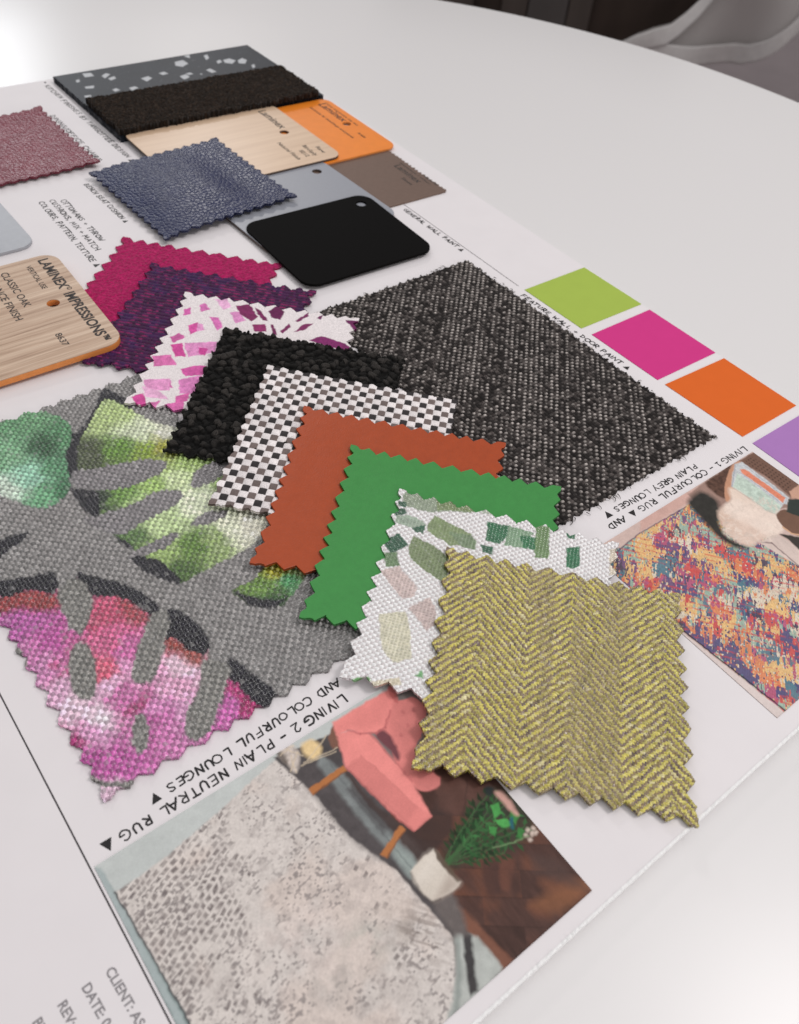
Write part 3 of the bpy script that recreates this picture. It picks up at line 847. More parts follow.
    def stem(tip, n, g0, w_, L0):
        a_ = np.array([456 + rng.uniform(-6, 8), 452 + rng.uniform(-6, 6)]); t_ = np.array(tip, float)
        c_ = (a_ + t_) / 2 + np.array([rng.uniform(-14, 14), rng.uniform(-16, 4)])
        P = [(1 - u) ** 2 * a_ + 2 * u * (1 - u) * c_ + u * u * t_ for u in np.linspace(0, 1, n)]
        p.line(kz([tuple(q) for q in P]), .35, alb(62, 96, 58), .2, .8)
        for m_ in range(int(n * .3), n):
            d = P[m_] - P[m_ - 1]; d = d / (np.hypot(*d) + 1e-9); nn = np.array([-d[1], d[0]])
            for sd in (-1, 1):
                g = g0 * rng.uniform(.65, 1.25); L = L0 * rng.uniform(.7, 1.25); b_ = P[m_] + rng.uniform(-1.5, 1.5, 2)
                e_ = b_ + (d * rng.uniform(.3, .9) + nn * sd) * L; md = (b_ + e_) / 2; q_ = np.array([-(e_ - b_)[1], (e_ - b_)[0]]) / (np.hypot(*(e_ - b_)) + 1e-9) * w_
                p.fill(kz([tuple(b_), tuple(md + q_), tuple(e_), tuple(md - q_)]), alb(56 * g, 104 * g, 58 * g), .16, False, op=.85)
    for tip, g0 in (((520, 330), .55), ((548, 300), .6), ((500, 372), .55), ((586, 428), .75), ((612, 404), .7), ((560, 420), .6), ((540, 366), .6), ((596, 372), .7), ((630, 372), .8), ((575, 300), .8), ((604, 340), 1.0), ((588, 322), .95)):
        stem(tip, 10, g0, 4.2, 19)
    for q, g in (([(556, 322), (572, 318), (580, 340), (566, 352)], 1.2), ([(566, 356), (592, 352), (606, 366), (580, 374)], 1.25), ([(600, 330), (620, 346), (612, 366), (598, 350)], 1.0), ([(552, 368), (572, 372), (566, 392), (552, 386)], 1.05), ([(618, 372), (632, 380), (622, 400), (612, 392)], .95)):
        p.fill(kz(q), alb(62 * g, 124 * g, 64 * g), .25, False, var=.25, vs=.8)
    p.fill(kz([(566, 292), (586, 296), (616, 338), (612, 346), (592, 328), (572, 306)]), alb(196, 152, 142), .6, var=.15, vs=1.5)
    p.fill(kz([(544, 282), (562, 284), (556, 302), (544, 298)]), alb(40, 46, 46), .5)
    p.fill(kz([(598, 352), (605, 350), (606, 374), (599, 372)]), alb(38, 92, 104), .4)
    for q in ((638, 378), (648, 386), (644, 398), (634, 390), (656, 384), (650, 374)):
        p.fill(kz([(q[0] - 5, q[1]), (q[0], q[1] - 5), (q[0] + 5, q[1]), (q[0], q[1] + 5)]), alb(206, 188, 176), .4, op=.9)
    p.line(kz([(560, 418), (610, 404), (640, 390)]), .4, alb(112, 140, 98), .25, .8)
    # pot
    pot = kz([(428, 420), (441, 446), (464, 474), (491, 495), (472, 514), (442, 530), (425, 539), (400, 516), (385, 492), (379, 470), (402, 444)])
    p.fill(pot, alb(204, 194, 183), .3, False)
    p.fill(kz([(464, 476), (490, 495), (472, 513), (444, 529), (428, 536), (446, 506)]), alb(168, 154, 144), 1.2, False, op=.75)
    p.fill(kz([(406, 446), (426, 428), (440, 454), (420, 486), (400, 500), (388, 480)]), alb(216, 207, 197), 1.6, op=.7)
    p.fill(kz([(429, 420), (440, 428), (470, 468), (489, 492), (484, 494), (462, 474), (440, 446)]), alb(92, 78, 66), .4, False, op=.9)
    p.line(kz([(380, 474), (400, 517), (425, 540), (444, 531)]), .6, alb(66, 58, 57), .4, .6)
    return p.C * (.90 + .13 * fbm(X / 2.5, Y / 2.5, 66) + .07 * vn(X / .4, Y / .4, 67))[:, None]


def paint_living1(X, Y):
    p = Print(X, Y, alb(196, 172, 164), wob=0.4)
    k5 = lambda L: crop(640, 440, 5.025, L)
    x, y = X, Y
    # ---- multicolour rug: blocks of yarn colour, woven in short slanted dashes
    a = math.radians(38)
    uu = (x * math.cos(a) + y * math.sin(a)); vv = (-x * math.sin(a) + y * math.cos(a))
    wx = x + 2.5 * (fbm(x / 3, y / 3, 61) - .5); wy = y + 2.5 * (fbm(x / 3, y / 3, 62) - .5)
    cu, cv = np.floor(uu / 2.4 + 1.2 * vn(x / 1.2, y / 1.2, 3)), np.floor(vv / .55 + .5 * vn(x / 1.5, y / 1.5, 4))
    h1 = _hash(cu, cv, 7); h2 = _hash(cu, cv, 8); h3 = _hash(np.floor(uu / .7), np.floor(vv / .58), 9)
    pal = np.array([alb(*c) for c in ((60, 72, 122), (104, 78, 124), (178, 84, 122), (204, 82, 82), (222, 138, 92), (230, 188, 126), (220, 210, 190), (150, 182, 166), (62, 122, 140), (48, 58, 84))])
    bias = (.06, .01, .03, .01, .01, .08, .06, .07, .065, -.02)
    sc = np.stack([1.0 * fbm(wx / 8 + 31 * k, wy / 8 - 17 * k, 100 + k, 2) + .45 * fbm(uu / 4.5 + 9 * k, vv / 1.1, 130 + k, 2) + .17 * _hash(cu, cv, 150 + k) + bias[k] for k in range(10)])
    pick = sc.argmax(0)
    pick = np.where(h3 > .88, np.array([6, 3, 0, 5, 6, 9])[(h1 * 5.99).astype(int)], pick)
    c = pal[pick] * (.78 + .4 * vn(uu / .5, vv / .25, 17))[:, None]
    m_ = (.16 + .35 * fbm(x / 6, y / 6, 44))[:, None]
    c = c * (1 - m_ * .5) + alb(176, 140, 132)[None] * m_ * .5
    dash = sm(.42, .2, np.abs(vv / .58 - np.floor(vv / .58) - .5))
    c = c * (.82 + .2 * dash)[:, None]
    # thin red warp lines, mostly towards the near side
    rl = sm(.22, .08, np.abs(uu / 2.6 - np.floor(uu / 2.6) - .5)) * sm(.42, .6, fbm(x / 7, y / 7, 99)) * sm(.2, .5, vn(uu / .4, vv / 1.2, 5))
    c = c * (1 - .6 * rl[:, None]) + alb(200, 70, 66)[None] * .6 * rl[:, None]
    rug = [(590, 552), (620, 548), (640, 534), (688, 505), (700, 497), (730, 520), (760, 530), (772, 540), (812, 566), (884, 612), (930, 596), (860, 652), (786, 714), (684, 632), (640, 600), (600, 575)]
    idx, m = p.mask(rug, .2, False)
    p.C[idx] = p.C[idx] * (1 - m[:, None]) + c[idx] * m[:, None]
    p.line([(604, 562), (640, 533.5), (686, 507)], .5, alb(86, 62, 92), .25, .85)
    p.line([(660, 613), (684, 632), (735, 672), (787, 712.5)], .55, alb(44, 36, 48), .2)
    p.fill([(600, 575), (660, 615), (684, 634), (786, 714), (778, 724), (740, 700), (676, 640), (600, 590)], alb(208, 194, 190), .15, False, var=.06, vs=5)
    p.fill(k5([(0, 400), (120, 320), (230, 270), (300, 230), (330, 245), (235, 322), (110, 400), (0, 462)]), alb(196, 160, 150), .5, False, var=.1, vs=4)
    # ---- room behind
    p.fill(k5([(240, 275), (330, 210), (450, 130), (575, 60), (810, 225), (810, 330), (700, 350), (560, 300), (420, 420), (300, 340)]), alb(150, 122, 112), .4, False, var=.1, vs=4)
    p.fill(k5([(600, 520), (680, 470), (820, 560), (820, 650), (700, 580)]), alb(204, 186, 178), .3, False, var=.08, vs=5)
    p.fill([(759, 532), (800, 550), (940, 560), (950, 600), (880, 612), (812, 568)], alb(204, 186, 178), .3, False, var=.08, vs=5)
    p.fill([(800, 484), (940, 570), (940, 586), (800, 540)], alb(120, 92, 78), .6, False, var=.25, vs=2)
    p.line(k5([(600, 515), (660, 520), (810, 645)]), .5, alb(86, 60, 66), .3, .8)
    p.fill(k5([(240, 322), (262, 285), (310, 262), (380, 300), (402, 350), (400, 420), (440, 490), (540, 540), (470, 540), (380, 480), (300, 390)]), alb(52, 50, 47), 1.4, var=.25)
    p.fill(k5([(330, 215), (400, 165), (455, 125), (440, 210), (430, 290), (400, 285), (365, 262)]), alb(88, 64, 54), .6, var=.5, vs=1.0)
    p.fill(k5([(425, 300), (428, 220), (450, 150), (480, 115), (520, 108), (495, 150), (468, 230), (450, 310)]), alb(186, 138, 112), .3)
    p.fill(k5([(500, 108), (575, 62), (812, 222), (760, 290), (640, 190), (520, 120)]), alb(112, 84, 72), .3, False)
    A, B = at(*k5([(530, 100)])[0]), at(*k5([(740, 245)])[0]); e = (B - A) / np.hypot(*(B - A)); nrm = np.array([-e[1], e[0]])
    idx, m = p.mask(k5([(530, 108), (560, 85), (770, 215), (735, 262), (640, 190)]), .2, False)
    qa = (p.X[idx] - A[0]) * e[0] + (p.Y[idx] - A[1]) * e[1]; qb = (p.X[idx] - A[0]) * nrm[0] + (p.Y[idx] - A[1]) * nrm[1]
    hole = sm(.3, .1, np.abs(qa / 1.7 - np.floor(qa / 1.7) - .5)) * sm(.34, .12, np.abs(qb / 1.7 - np.floor(qb / 1.7) - .5)) * m * .75
    p.C[idx] = p.C[idx] * (1 - hole[:, None]) + alb(52, 38, 34)[None] * hole[:, None]
    # throw blanket
    p.fill(k5([(476, 124), (510, 112), (640, 205), (748, 292), (738, 326), (722, 322), (684, 374), (620, 352), (560, 302), (500, 262), (458, 236), (462, 180)]), alb(190, 192, 194), .35, False, var=.25, vs=.7)
    p.fill(k5([(486, 168), (606, 250), (708, 334), (684, 376), (640, 362), (610, 344), (560, 302), (510, 266), (466, 240)]), alb(184, 198, 186), .3, False, var=.28, vs=1.0)
    p.fill(k5([(502, 148), (530, 150), (728, 292), (718, 318), (610, 236), (510, 168)]), alb(212, 130, 104), .3, False, var=.2, vs=.8)
    p.line(k5([(490, 130), (520, 128), (738, 296), (728, 322)]), .2, alb(98, 112, 142), .15, .6)
    p.line(k5([(500, 165), (606, 240), (712, 322)]), .2, alb(94, 106, 132), .15, .55)
    p.line(k5([(478, 125), (470, 180), (462, 235)]), .3, alb(110, 122, 142), .2, .55)
    p.line(k5([(470, 245), (560, 300), (630, 352), (684, 376)]), .35, alb(140, 150, 140), .2, .8)
    # sheepskin
    p.blend(k5([(388, 375), (420, 330), (455, 300), (445, 250), (470, 245), (510, 268), (590, 330), (640, 362), (684, 378), (722, 430), (700, 475), (640, 492), (600, 512), (555, 535), (500, 520), (440, 470)]),
            [(738, 510, (226, 208, 196)), (752, 540, (210, 186, 172)), (725, 520, (206, 180, 164)), (765, 525, (224, 206, 194)), (740, 495, (220, 200, 186))], soft=.9, wob=2.5)
    rng = np.random.RandomState(6)
    for n_ in range(160):
        t_ = rng.uniform(0, 6.283); r_ = rng.uniform(.55, 1.03)
        cx_, cy_ = 560 + 158 * r_ * math.cos(t_) * .95, 410 + 118 * r_ * math.sin(t_)
        if cy_ < 250 + abs(cx_ - 480) * .35: continue
        an = rng.uniform(0, 3.14); L = rng.uniform(14, 34)
        g = rng.uniform(.88, 1.08)
        p.line(k5([(cx_ - L * math.cos(an) / 2, cy_ - L * math.sin(an) / 2), (cx_ + L * math.cos(an) / 2, cy_ + L * math.sin(an) / 2)]), .5, alb(218 * g, 200 * g, 188 * g), .35, .55)
    # seat and dark gap at the right
    p.fill(k5([(684, 378), (735, 352), (812, 395), (812, 480), (760, 470), (720, 440)]), alb(112, 84, 70), .3)
    p.fill(k5([(745, 300), (812, 300), (812, 392), (735, 362)]), alb(52, 58, 54), .3, False)
    p.line(k5([(718, 440), (760, 472), (812, 482)]), .8, alb(200, 160, 130), .2)
    p.fill(k5([(700, 476), (760, 482), (812, 500), (812, 560), (740, 500)]), alb(60, 56, 52), .4)
    p.fill(k5([(750, 260), (800, 225), (812, 300), (760, 295)]), alb(190, 150, 130), .3, False)
    return p.C * (.88 + .16 * fbm(X / 2.0, Y / 2.0, 66) + .08 * vn(X / .4, Y / .4, 67))[:, None]


photo('photo_print', 4.6, 111.6, 21.0, 106.2, .25, paint_living2, 'printed room photo with a pink armchair, worn pale rug and potted plant')
photo('photo_print', 203.2, 307.6, 22.6, 108.5, .25, paint_living1, 'printed room photo of a multicoloured rug with a sheepskin draped chair')

# ================================================================== CLOTH SWATCHES
def weave_plain(U, V, pu, pv=None, flat=.35):
    pv = pv or pu
    i, j = np.floor(U / pu), np.floor(V / pv); fu, fv = U / pu - i, V / pv - j
    wp = (i + j) % 2 == 0
    ac = np.where(wp, fu, fv); al = np.where(wp, fv, fu)
    h = np.sqrt(np.clip(1 - .92 * (2 * ac - 1) ** 2, 0, 1)) * (flat + (1 - flat) * np.sin(PI * al))
    return h, wp, i, j


def swatch(name, mat, zs, q, size, res, relief, colour, label, teeth=(8.4, 3.4), thick=1.0, group=None, fray=0.12, seed=1, wave=.35):
    """fanned square swatch; q = photo points of apex, right and left tips; zs = (height of the near tip, height of the apex)"""
    zn, za = zs; zm = (zn + za) / 2
    TL, R_, L_ = at(*q[0], za), at(*q[1], zm), at(*q[2], zm)
    # best right-angled square through apex, right and left tips
    a1 = math.atan2(*(R_ - TL)[::-1]); a2 = math.atan2(*(L_ - TL)[::-1]) + PI / 2
    a = (a1 + a2) / 2 if abs(a1 - a2) < PI else a1
    eu = np.array([math.cos(a), math.sin(a)]); ev = np.array([math.sin(a), -math.cos(a)])
    cxy = TL + (eu + ev) * size / 2
    diag = size * math.sqrt(2)

    def plane(U, V):
        return za + (zn - za) * (U + V) / (2 * size)

    def zf(U, V, X, Y):
        e = np.minimum(np.minimum(U, size - U), np.minimum(V, size - V))
        w = wave * (vn(X / 28, Y / 28, seed) - .5) * 2 * sm(0, 8, 12 - e) * .6 + wave * .5 * (vn(X / 40, Y / 40, seed + 5) - .5)
        return plane(U, V) + w + relief(U, V, X, Y)
    o = sheet(name, mat, TL, eu, ev, size, size, res, zf, colour, teeth, thick, fray=fray, seed=seed, inset_seed=seed * .37)
    tag(o, label, 'fabric swatch', group)
    return o


FAN = 'square fabric swatches fanned across the board'
# magenta felt ------------------------------------------------------
swatch('felt_swatch', M['felt'], (1.0, 1.2), [(123, 236), (285, 265), (40, 345)], 86, .35,
       lambda U, V, X, Y: .7 * (fbm(X / .9, Y / .9, 3, 4) - .5),
       lambda U, V, X, Y, Z: alb(158, 18, 82)[None] * (.45 + 1.0 * fbm(X / 1.0, Y / 1.0, 4, 4))[:, None] + sm(.74, .9, vn(X / .5, Y / .5, 9))[:, None] * alb(120, 40, 70)[None] * .35,
       'magenta felt swatch with pinked edge, at the far end of the fanned stack', group=FAN, seed=2)


def rib(U, V):
    V2 = V + .25 * vn(U / 4, V / 4, 21)
    j = np.floor(V2 / 2.5); fv = V2 / 2.5 - j
    i = np.floor(U / 1.25 + .5 * (j % 2)); fu = U / 1.25 + .5 * (j % 2) - i
    h = np.sqrt(np.clip(1 - (2 * fv - 1) ** 2, 0, 1)) * (.72 + .28 * np.sin(PI * fu))
    return h, fv, i, j


def c_purple(U, V, X, Y, Z):
    h, fv, i, j = rib(U, V)
    r = _hash(i, j, 5)
    c = alb(58, 16, 60)[None] * (.7 + .6 * r)[:, None]
    pk = (sm(.34, .12, np.minimum(fv, 1 - fv)) * sm(.45, .8, vn(U / 1.6, j * 3.7, 7)))[:, None]
    c = c * (1 - pk * .75) + alb(150, 44, 100)[None] * pk * .75
    bl = sm(.6, .8, vn(X / 5, Y / 5, 12))[:, None] * .35
    return c * (1 - bl) + alb(50, 32, 86)[None] * bl


swatch('ribbed_swatch', M['weave'], (1.9, 2.3), [(151, 262), (321, 292), (84, 362)], 86, .22,
       lambda U, V, X, Y: .75 * rib(U, V)[0] - .4, c_purple,
       'dark purple ribbed weave swatch with pink flecks, lying on the magenta felt', group=FAN, seed=3, fray=.5)


# pink mosaic print --------------------------------------------------
k7b = lambda L: crop(170, 290, 3.995, L)
k3 = lambda L: crop(0, 170, 2.959, L)
PINK = [
    (k7b([(55, 80), (85, 72), (82, 100), (55, 105)]), (205, 95, 165)), (k7b([(120, 62), (140, 55), (162, 80), (122, 90)]), (205, 110, 172)),
    (k7b([(180, 40), (228, 35), (242, 70), (215, 82)]), (226, 172, 208)), (k7b([(72, 143), (112, 132), (108, 165), (80, 182)]), (202, 78, 152)),
    (k7b([(112, 135), (132, 140), (138, 162), (106, 168)]), (222, 150, 198)), (k7b([(158, 108), (196, 112), (212, 150), (190, 165)]), (212, 112, 178)),
    (k7b([(240, 90), (280, 88), (302, 125), (262, 136)]), (212, 138, 188)), (k7b([(262, 66), (318, 60), (352, 110), (325, 128), (280, 96)]), (128, 34, 92)),
    (k7b([(338, 72), (368, 90), (392, 126), (372, 122), (350, 97)]), (122, 28, 88)), (k7b([(394, 86), (430, 64), (458, 90), (440, 122), (405, 112)]), (104, 18, 80)),
    (k7b([(328, 140), (380, 138), (388, 168), (340, 170)]), (152, 44, 106)), (k7b([(404, 140), (415, 140), (428, 182), (412, 180)]), (120, 30, 88)),
    (k7b([(440, 166), (476, 136), (482, 150), (450, 174)]), (128, 36, 94)), (k7b([(500, 126), (555, 90), (552, 106), (510, 130)]), (126, 36, 94)),
    (k7b([(495, 170), (530, 140), (572, 134), (540, 160)]), (130, 38, 96)), (k7b([(556, 202), (605, 184), (692, 212), (740, 246), (680, 240), (600, 216)]), (134, 38, 106)),
    (k7b([(700, 120), (758, 124), (762, 160), (745, 172)]), (112, 32, 90)), (k7b([(585, 112), (618, 98), (602, 118)]), (110, 32, 88)),
    (k7b([(-2, 192), (38, 174), (62, 190), (14, 214)]), (200, 96, 158)), (k7b([(4, 220), (48, 214), (64, 266), (20, 268)]), (200, 70, 146)),
    (k7b([(56, 214), (190, 208), (178, 252), (72, 268)]), (218, 142, 192)), (k7b([(114, 230), (152, 236), (140, 264), (118, 256)]), (196, 66, 144)),
    (k7b([(40, 316), (100, 302), (146, 304), (138, 338), (60, 346)]), (206, 88, 160)), (k7b([(34, 386), (108, 368), (102, 422), (42, 412)]), (222, 156, 200)),
    (k7b([(-20, 358), (2, 362), (10, 392), (-14, 392)]), (206, 100, 166)),
    (k3([(450, 552), (505, 548), (522, 578), (455, 582)]), (208, 108, 166)), (k3([(388, 672), (425, 662), (434, 700), (402, 694)]), (200, 74, 146)),
    (k3([(438, 688), (474, 684), (456, 712)]), (208, 110, 168)), (k3([(424, 622), (505, 618), (502, 654), (432, 652)]), (220, 148, 194)),
    (k3([(530, 622), (600, 606), (586, 660), (532, 662)]), (212, 128, 184)), (k3([(488, 694), (545, 684), (542, 722), (492, 718)]), (208, 104, 166)),
    (k3([(520, 668), (560, 660), (556, 684), (520, 690)]), (206, 96, 160)), (k3([(420, 640), (470, 655), (500, 680), (430, 672)]), (226, 172, 206)),
]


def c_pinkm(U, V, X, Y, Z):
    p = Print(X, Y, alb(220, 212, 213), z=2.9, wob=.7)
    p.C *= (.93 + .14 * vn(X / .5, Y / .5, 3))[:, None]
    for k, (q, c) in enumerate(PINK): p.fill(q, alb(*c) * (.8 if c[1] < 60 else .95), .25, False, op=1.0, var=.34, vs=1.3, seed=k)
    return p.C


swatch('mosaic_print_swatch', M['weave'], (2.6, 3.4), [(185, 291), (362, 321), (127, 408)], 86, .22,
       lambda U, V, X, Y: .16 * weave_plain(U, V, .85)[0] - .08, c_pinkm,
       'white cotton swatch printed with pink and plum mosaic shapes', group=FAN, seed=4, teeth=(7.2, 2.8), fray=.15)


# black boucle -------------------------------------------------------
def boucle(U, V):
    f1, f2, r = worley(U / 3.1 + .5 * vn(U / 2, V / 2, 1), V / 3.1 + .5 * vn(U / 2, V / 2, 2), 5, 1.0)
    rad = .46 + .26 * r
    h = np.sqrt(np.clip(1 - (f1 / rad) ** 2, 0, 1))
    a = 6.28 * _hash(np.floor(r * 997), np.floor(r * 131), 3); t = (U * np.cos(a) + V * np.sin(a)) / .62
    cu_ = np.abs(np.sin(3.14 * t + 2.5 * vn(U / 1.1, V / 1.1, 9)))
    low = .35 * vn(U / .9, V / .9, 14)
    return np.maximum(h * (.65 + .6 * r), low), r, .16 * cu_ * sm(.1, .6, h), cu_


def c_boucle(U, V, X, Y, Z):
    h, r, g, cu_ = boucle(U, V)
    c = alb(40, 37, 35)[None] * (.10 + .38 * sm(.3, 1.1, h) + .08 * r)[:, None]  # gaps between the loops painted darker than their tops, as shade
    hl = (sm(.55, .98, cu_) * sm(.45, .9, h) * sm(.35, .9, r))[:, None]  # highlights painted along the curls
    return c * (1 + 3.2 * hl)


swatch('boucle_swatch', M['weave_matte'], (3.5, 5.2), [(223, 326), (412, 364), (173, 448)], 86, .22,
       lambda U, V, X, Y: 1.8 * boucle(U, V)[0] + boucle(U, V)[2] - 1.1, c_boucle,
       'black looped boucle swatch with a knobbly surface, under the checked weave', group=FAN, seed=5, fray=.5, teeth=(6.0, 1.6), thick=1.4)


# black, grey and white basket weave ---------------------------------
CP = 86 / 26.0


def basket(U, V):
    j = np.floor(V / CP); fv = V / CP - j
    W2 = 1.04                                   # the white float covers more than half of the repeat
    q = (U / CP + (j % 2)) % 2.0; i = np.floor((U / CP + (j % 2)) / 2.0)
    w = q < W2
    fu = np.where(w, q / W2, (q - W2) / (2 - W2))
    hw = np.sqrt(np.clip(1 - .85 * (2 * fv - 1) ** 2, 0, 1)) * (.30 + .70 * np.clip(np.sin(PI * np.clip(fu, 0.001, .999)), 0, 1) ** .45)
    hd = np.sqrt(np.clip(1 - .9 * (2 * fu - 1) ** 2, 0, 1)) * (.35 + .45 * np.sin(PI * fv))
    g = .04 * np.sin(6.28 * (fv * 3)) * w + .04 * np.sin(6.28 * fu * 2) * (~w)
    return np.where(w, hw, hd) + g, w, i, j, fu, fv


def c_basket(U, V, X, Y, Z):
    h, w, i, j, fu, fv = basket(U, V)
    r = _hash(i, j, 3)
    c = np.where(w[:, None], alb(226, 219, 219)[None], np.where((j % 2 == 0)[:, None], alb(46, 42, 43)[None], alb(108, 95, 92)[None]))
    return c * (.86 + .2 * r + .10 * (vn(U / .35, V / .35, 8) - .5))[:, None]


swatch('checked_weave_swatch', M['weave'], (3.4, 6.4), [(267, 364), (453, 402), (211, 510)], 86, .22,
       lambda U, V, X, Y: 0.7 * basket(U, V)[0] - .4, c_basket,
       'black, grey and white checked basket weave swatch with chunky yarns', group=FAN, seed=6, fray=.35, teeth=(6.6, 1.3), thick=1.1)


# rust and green vinyl ------------------------------------------------
def grain(X, Y, s, seed):
    f1, f2, r = worley(X / s + .3 * vn(X / s, Y / s, seed), Y / s, seed)
    return np.clip((f2 - f1) * 2.2, 0, 1)


swatch('leather_swatch', M['leather_matte'], (3.0, 6.8), [(304, 406), (499, 445), (257, 559)], 86, .28,
       lambda U, V, X, Y: .05 * grain(X, Y, .9, 3) + .03 * fbm(X / 4, Y / 4, 6) + .35 * fbm(X / 22, Y / 22, 29, 2),
       lambda U, V, X, Y, Z: alb(158, 65, 27)[None] * (.95 + .1 * fbm(X / 3, Y / 3, 2))[:, None],
       'rust orange leather swatch with fine grain and zigzag edge', group=FAN, seed=7, fray=.0, teeth=(7.0, 2.7), thick=1.0)
swatch('leather_swatch', M['leather_matte'], (2.6, 7.0), [(351, 445), (563, 488), (302, 613)], 86, .28,
       lambda U, V, X, Y: .07 * grain(X, Y, 1.1, 8) + .03 * fbm(X / 4, Y / 4, 9) + .35 * fbm(X / 22, Y / 22, 19, 2),
       lambda U, V, X, Y, Z: alb(58, 132, 64)[None] * (.95 + .1 * fbm(X / 3, Y / 3, 5))[:, None],
       'bright green leather swatch with fine grain and zigzag edge', group=FAN, seed=8, fray=.0, teeth=(7.0, 2.7), thick=1.0)

# white and green mosaic print -----------------------------------------
kA = lambda L: crop(340, 480, 4.267, L)
kB = lambda L: crop(380, 500, 4.44, L)
kC = lambda L: crop(520, 500, 4.44, L)
GREEN = [
    (kA([(262, 82), (300, 56), (350, 46), (410, 76), (480, 86), (560, 108), (556, 150), (480, 146), (390, 150), (330, 140), (268, 122)]), (138, 150, 128)),
    (kB([(250, 5), (340, 20), (440, 28), (442, 66), (350, 62), (250, 58)]), (116, 132, 88)),
    (kB([(446, 48), (512, 44), (516, 76), (450, 70)]), (168, 174, 160)),
    (kA([(243, 104), (282, 110), (280, 130), (248, 126)]), (28, 88, 58)), (kA([(226, 146), (272, 134), (288, 158), (240, 168)]), (30, 84, 56)),
    (kA([(238, 168), (290, 162), (350, 184), (368, 208), (300, 217), (234, 192)]), (148, 164, 146)),
    (kA([(303, 214), (362, 204), (355, 242), (318, 230)]), (26, 92, 60)),
    (kA([(374, 202), (400, 163), (470, 194), (560, 240), (552, 282), (470, 288), (370, 227)]), (118, 136, 90)),
    (kB([(300, 150), (400, 165), (430, 190), (420, 225), (360, 215)]), (106, 128, 92)),
    (kA([(184, 268), (250, 238), (290, 290), (240, 312), (212, 322), (190, 294)]), (18, 84, 54)),
    (kA([(290, 302), (310, 248), (400, 290), (455, 330), (470, 372), (440, 444), (380, 402), (300, 347)]), (108, 124, 82)),
    (kA([(180, 322), (240, 314), (252, 372), (198, 378)]), (96, 124, 84)),
    (kA([(172, 392), (250, 373), (290, 420), (328, 460), (320, 500), (262, 512), (212, 450)]), (196, 176, 172)),
    (kA([(288, 552), (380, 503), (412, 560), (402, 620), (370, 642), (338, 602)]), (190, 170, 166)),
    (kA([(164, 574), (280, 564), (300, 640), (306, 760), (230, 777), (178, 722)]), (200, 195, 172)),
    (kA([(40, 852), (120, 834), (132, 856), (48, 868)]), (98, 158, 88)), (kA([(132, 856), (250, 840), (262, 872), (140, 872)]), (206, 196, 172)),
    (kA([(322, 830), (350, 808), (358, 842)]), (104, 166, 104)),
    (kB([(474, 104), (572, 124), (562, 170), (530, 202), (468, 186)]), (14, 108, 62)), (kB([(572, 124), (682, 150), (640, 216), (550, 206)]), (118, 150, 118)),
    (kB([(618, 164), (690, 170), (722, 180), (702, 226), (638, 220)]), (22, 114, 64)), (kB([(688, 112), (752, 124), (748, 262), (683, 256), (690, 190)]), (98, 128, 78)),
    (kB([(443, 204), (502, 214), (498, 248), (458, 236)]), (18, 92, 58)),
    (kC([(205, 213), (266, 205), (266, 292), (240, 307), (208, 296)]), (12, 112, 66)), (kC([(203, 150), (242, 150), (246, 176), (208, 172)]), (20, 108, 66)),
    (kC([(400, 218), (432, 215), (427, 325), (398, 332)]), (206, 194, 176)),
]


def c_wgreen(U, V, X, Y, Z):
    h, wp, i, j = weave_plain(U, V, 1.3, 1.1)
    base = np.where(wp[:, None], alb(230, 226, 227)[None], alb(188, 181, 182)[None])  # weft darker than warp: weave shading put into the yarn colour
    p = Print(X, Y, alb(222, 216, 218), z=4.6, wob=.7)
    p.C = base * (.94 + .12 * _hash(i, j, 3))[:, None]
    white = p.C.copy()
    for k, (q, c) in enumerate(GREEN): p.fill(q, alb(*c) * (.75 if c[0] < 60 else .92), .25, False, op=1.0, var=.28, vs=1.2, seed=k)
    # painted glint: random warp tops mixed back toward white
    g = (wp * sm(.72, .95, _hash(i, j, 11)) * .15 * sm(.5, .9, h))[:, None]
    return p.C * (1 - g) + white * g


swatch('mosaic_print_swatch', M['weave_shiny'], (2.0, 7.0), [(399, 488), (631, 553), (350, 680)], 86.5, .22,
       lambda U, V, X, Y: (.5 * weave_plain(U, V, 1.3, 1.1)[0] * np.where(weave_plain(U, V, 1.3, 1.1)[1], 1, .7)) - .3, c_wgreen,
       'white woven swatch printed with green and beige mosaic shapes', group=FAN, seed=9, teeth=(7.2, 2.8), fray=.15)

# yellow herringbone -----------------------------------------------------
HP, HB = .76, 21


def herring(U, V):
    i, j = np.floor(U / HP), np.floor(V / HP); fu, fv = U / HP - i, V / HP - j
    s = np.where(np.floor(i / HB) % 2 == 0, 1, -1)
    k = (j + s * i) % 4
    wf = k < 2
    lf = np.where(s > 0, (k + fu) / 2, ((1 - k) + fu) / 2)
    lw = ((k - 2) + fv) / 2
    hf = np.sqrt(np.clip(1 - .92 * (2 * fv - 1) ** 2, 0, 1)) * (.28 + .72 * np.sin(PI * np.clip(lf, 0, 1)))
    hw = np.sqrt(np.clip(1 - .92 * (2 * fu - 1) ** 2, 0, 1)) * (.18 + .48 * np.sin(PI * np.clip(lw, 0, 1)))
    return np.where(wf, hf, hw), wf, i, j, k, s


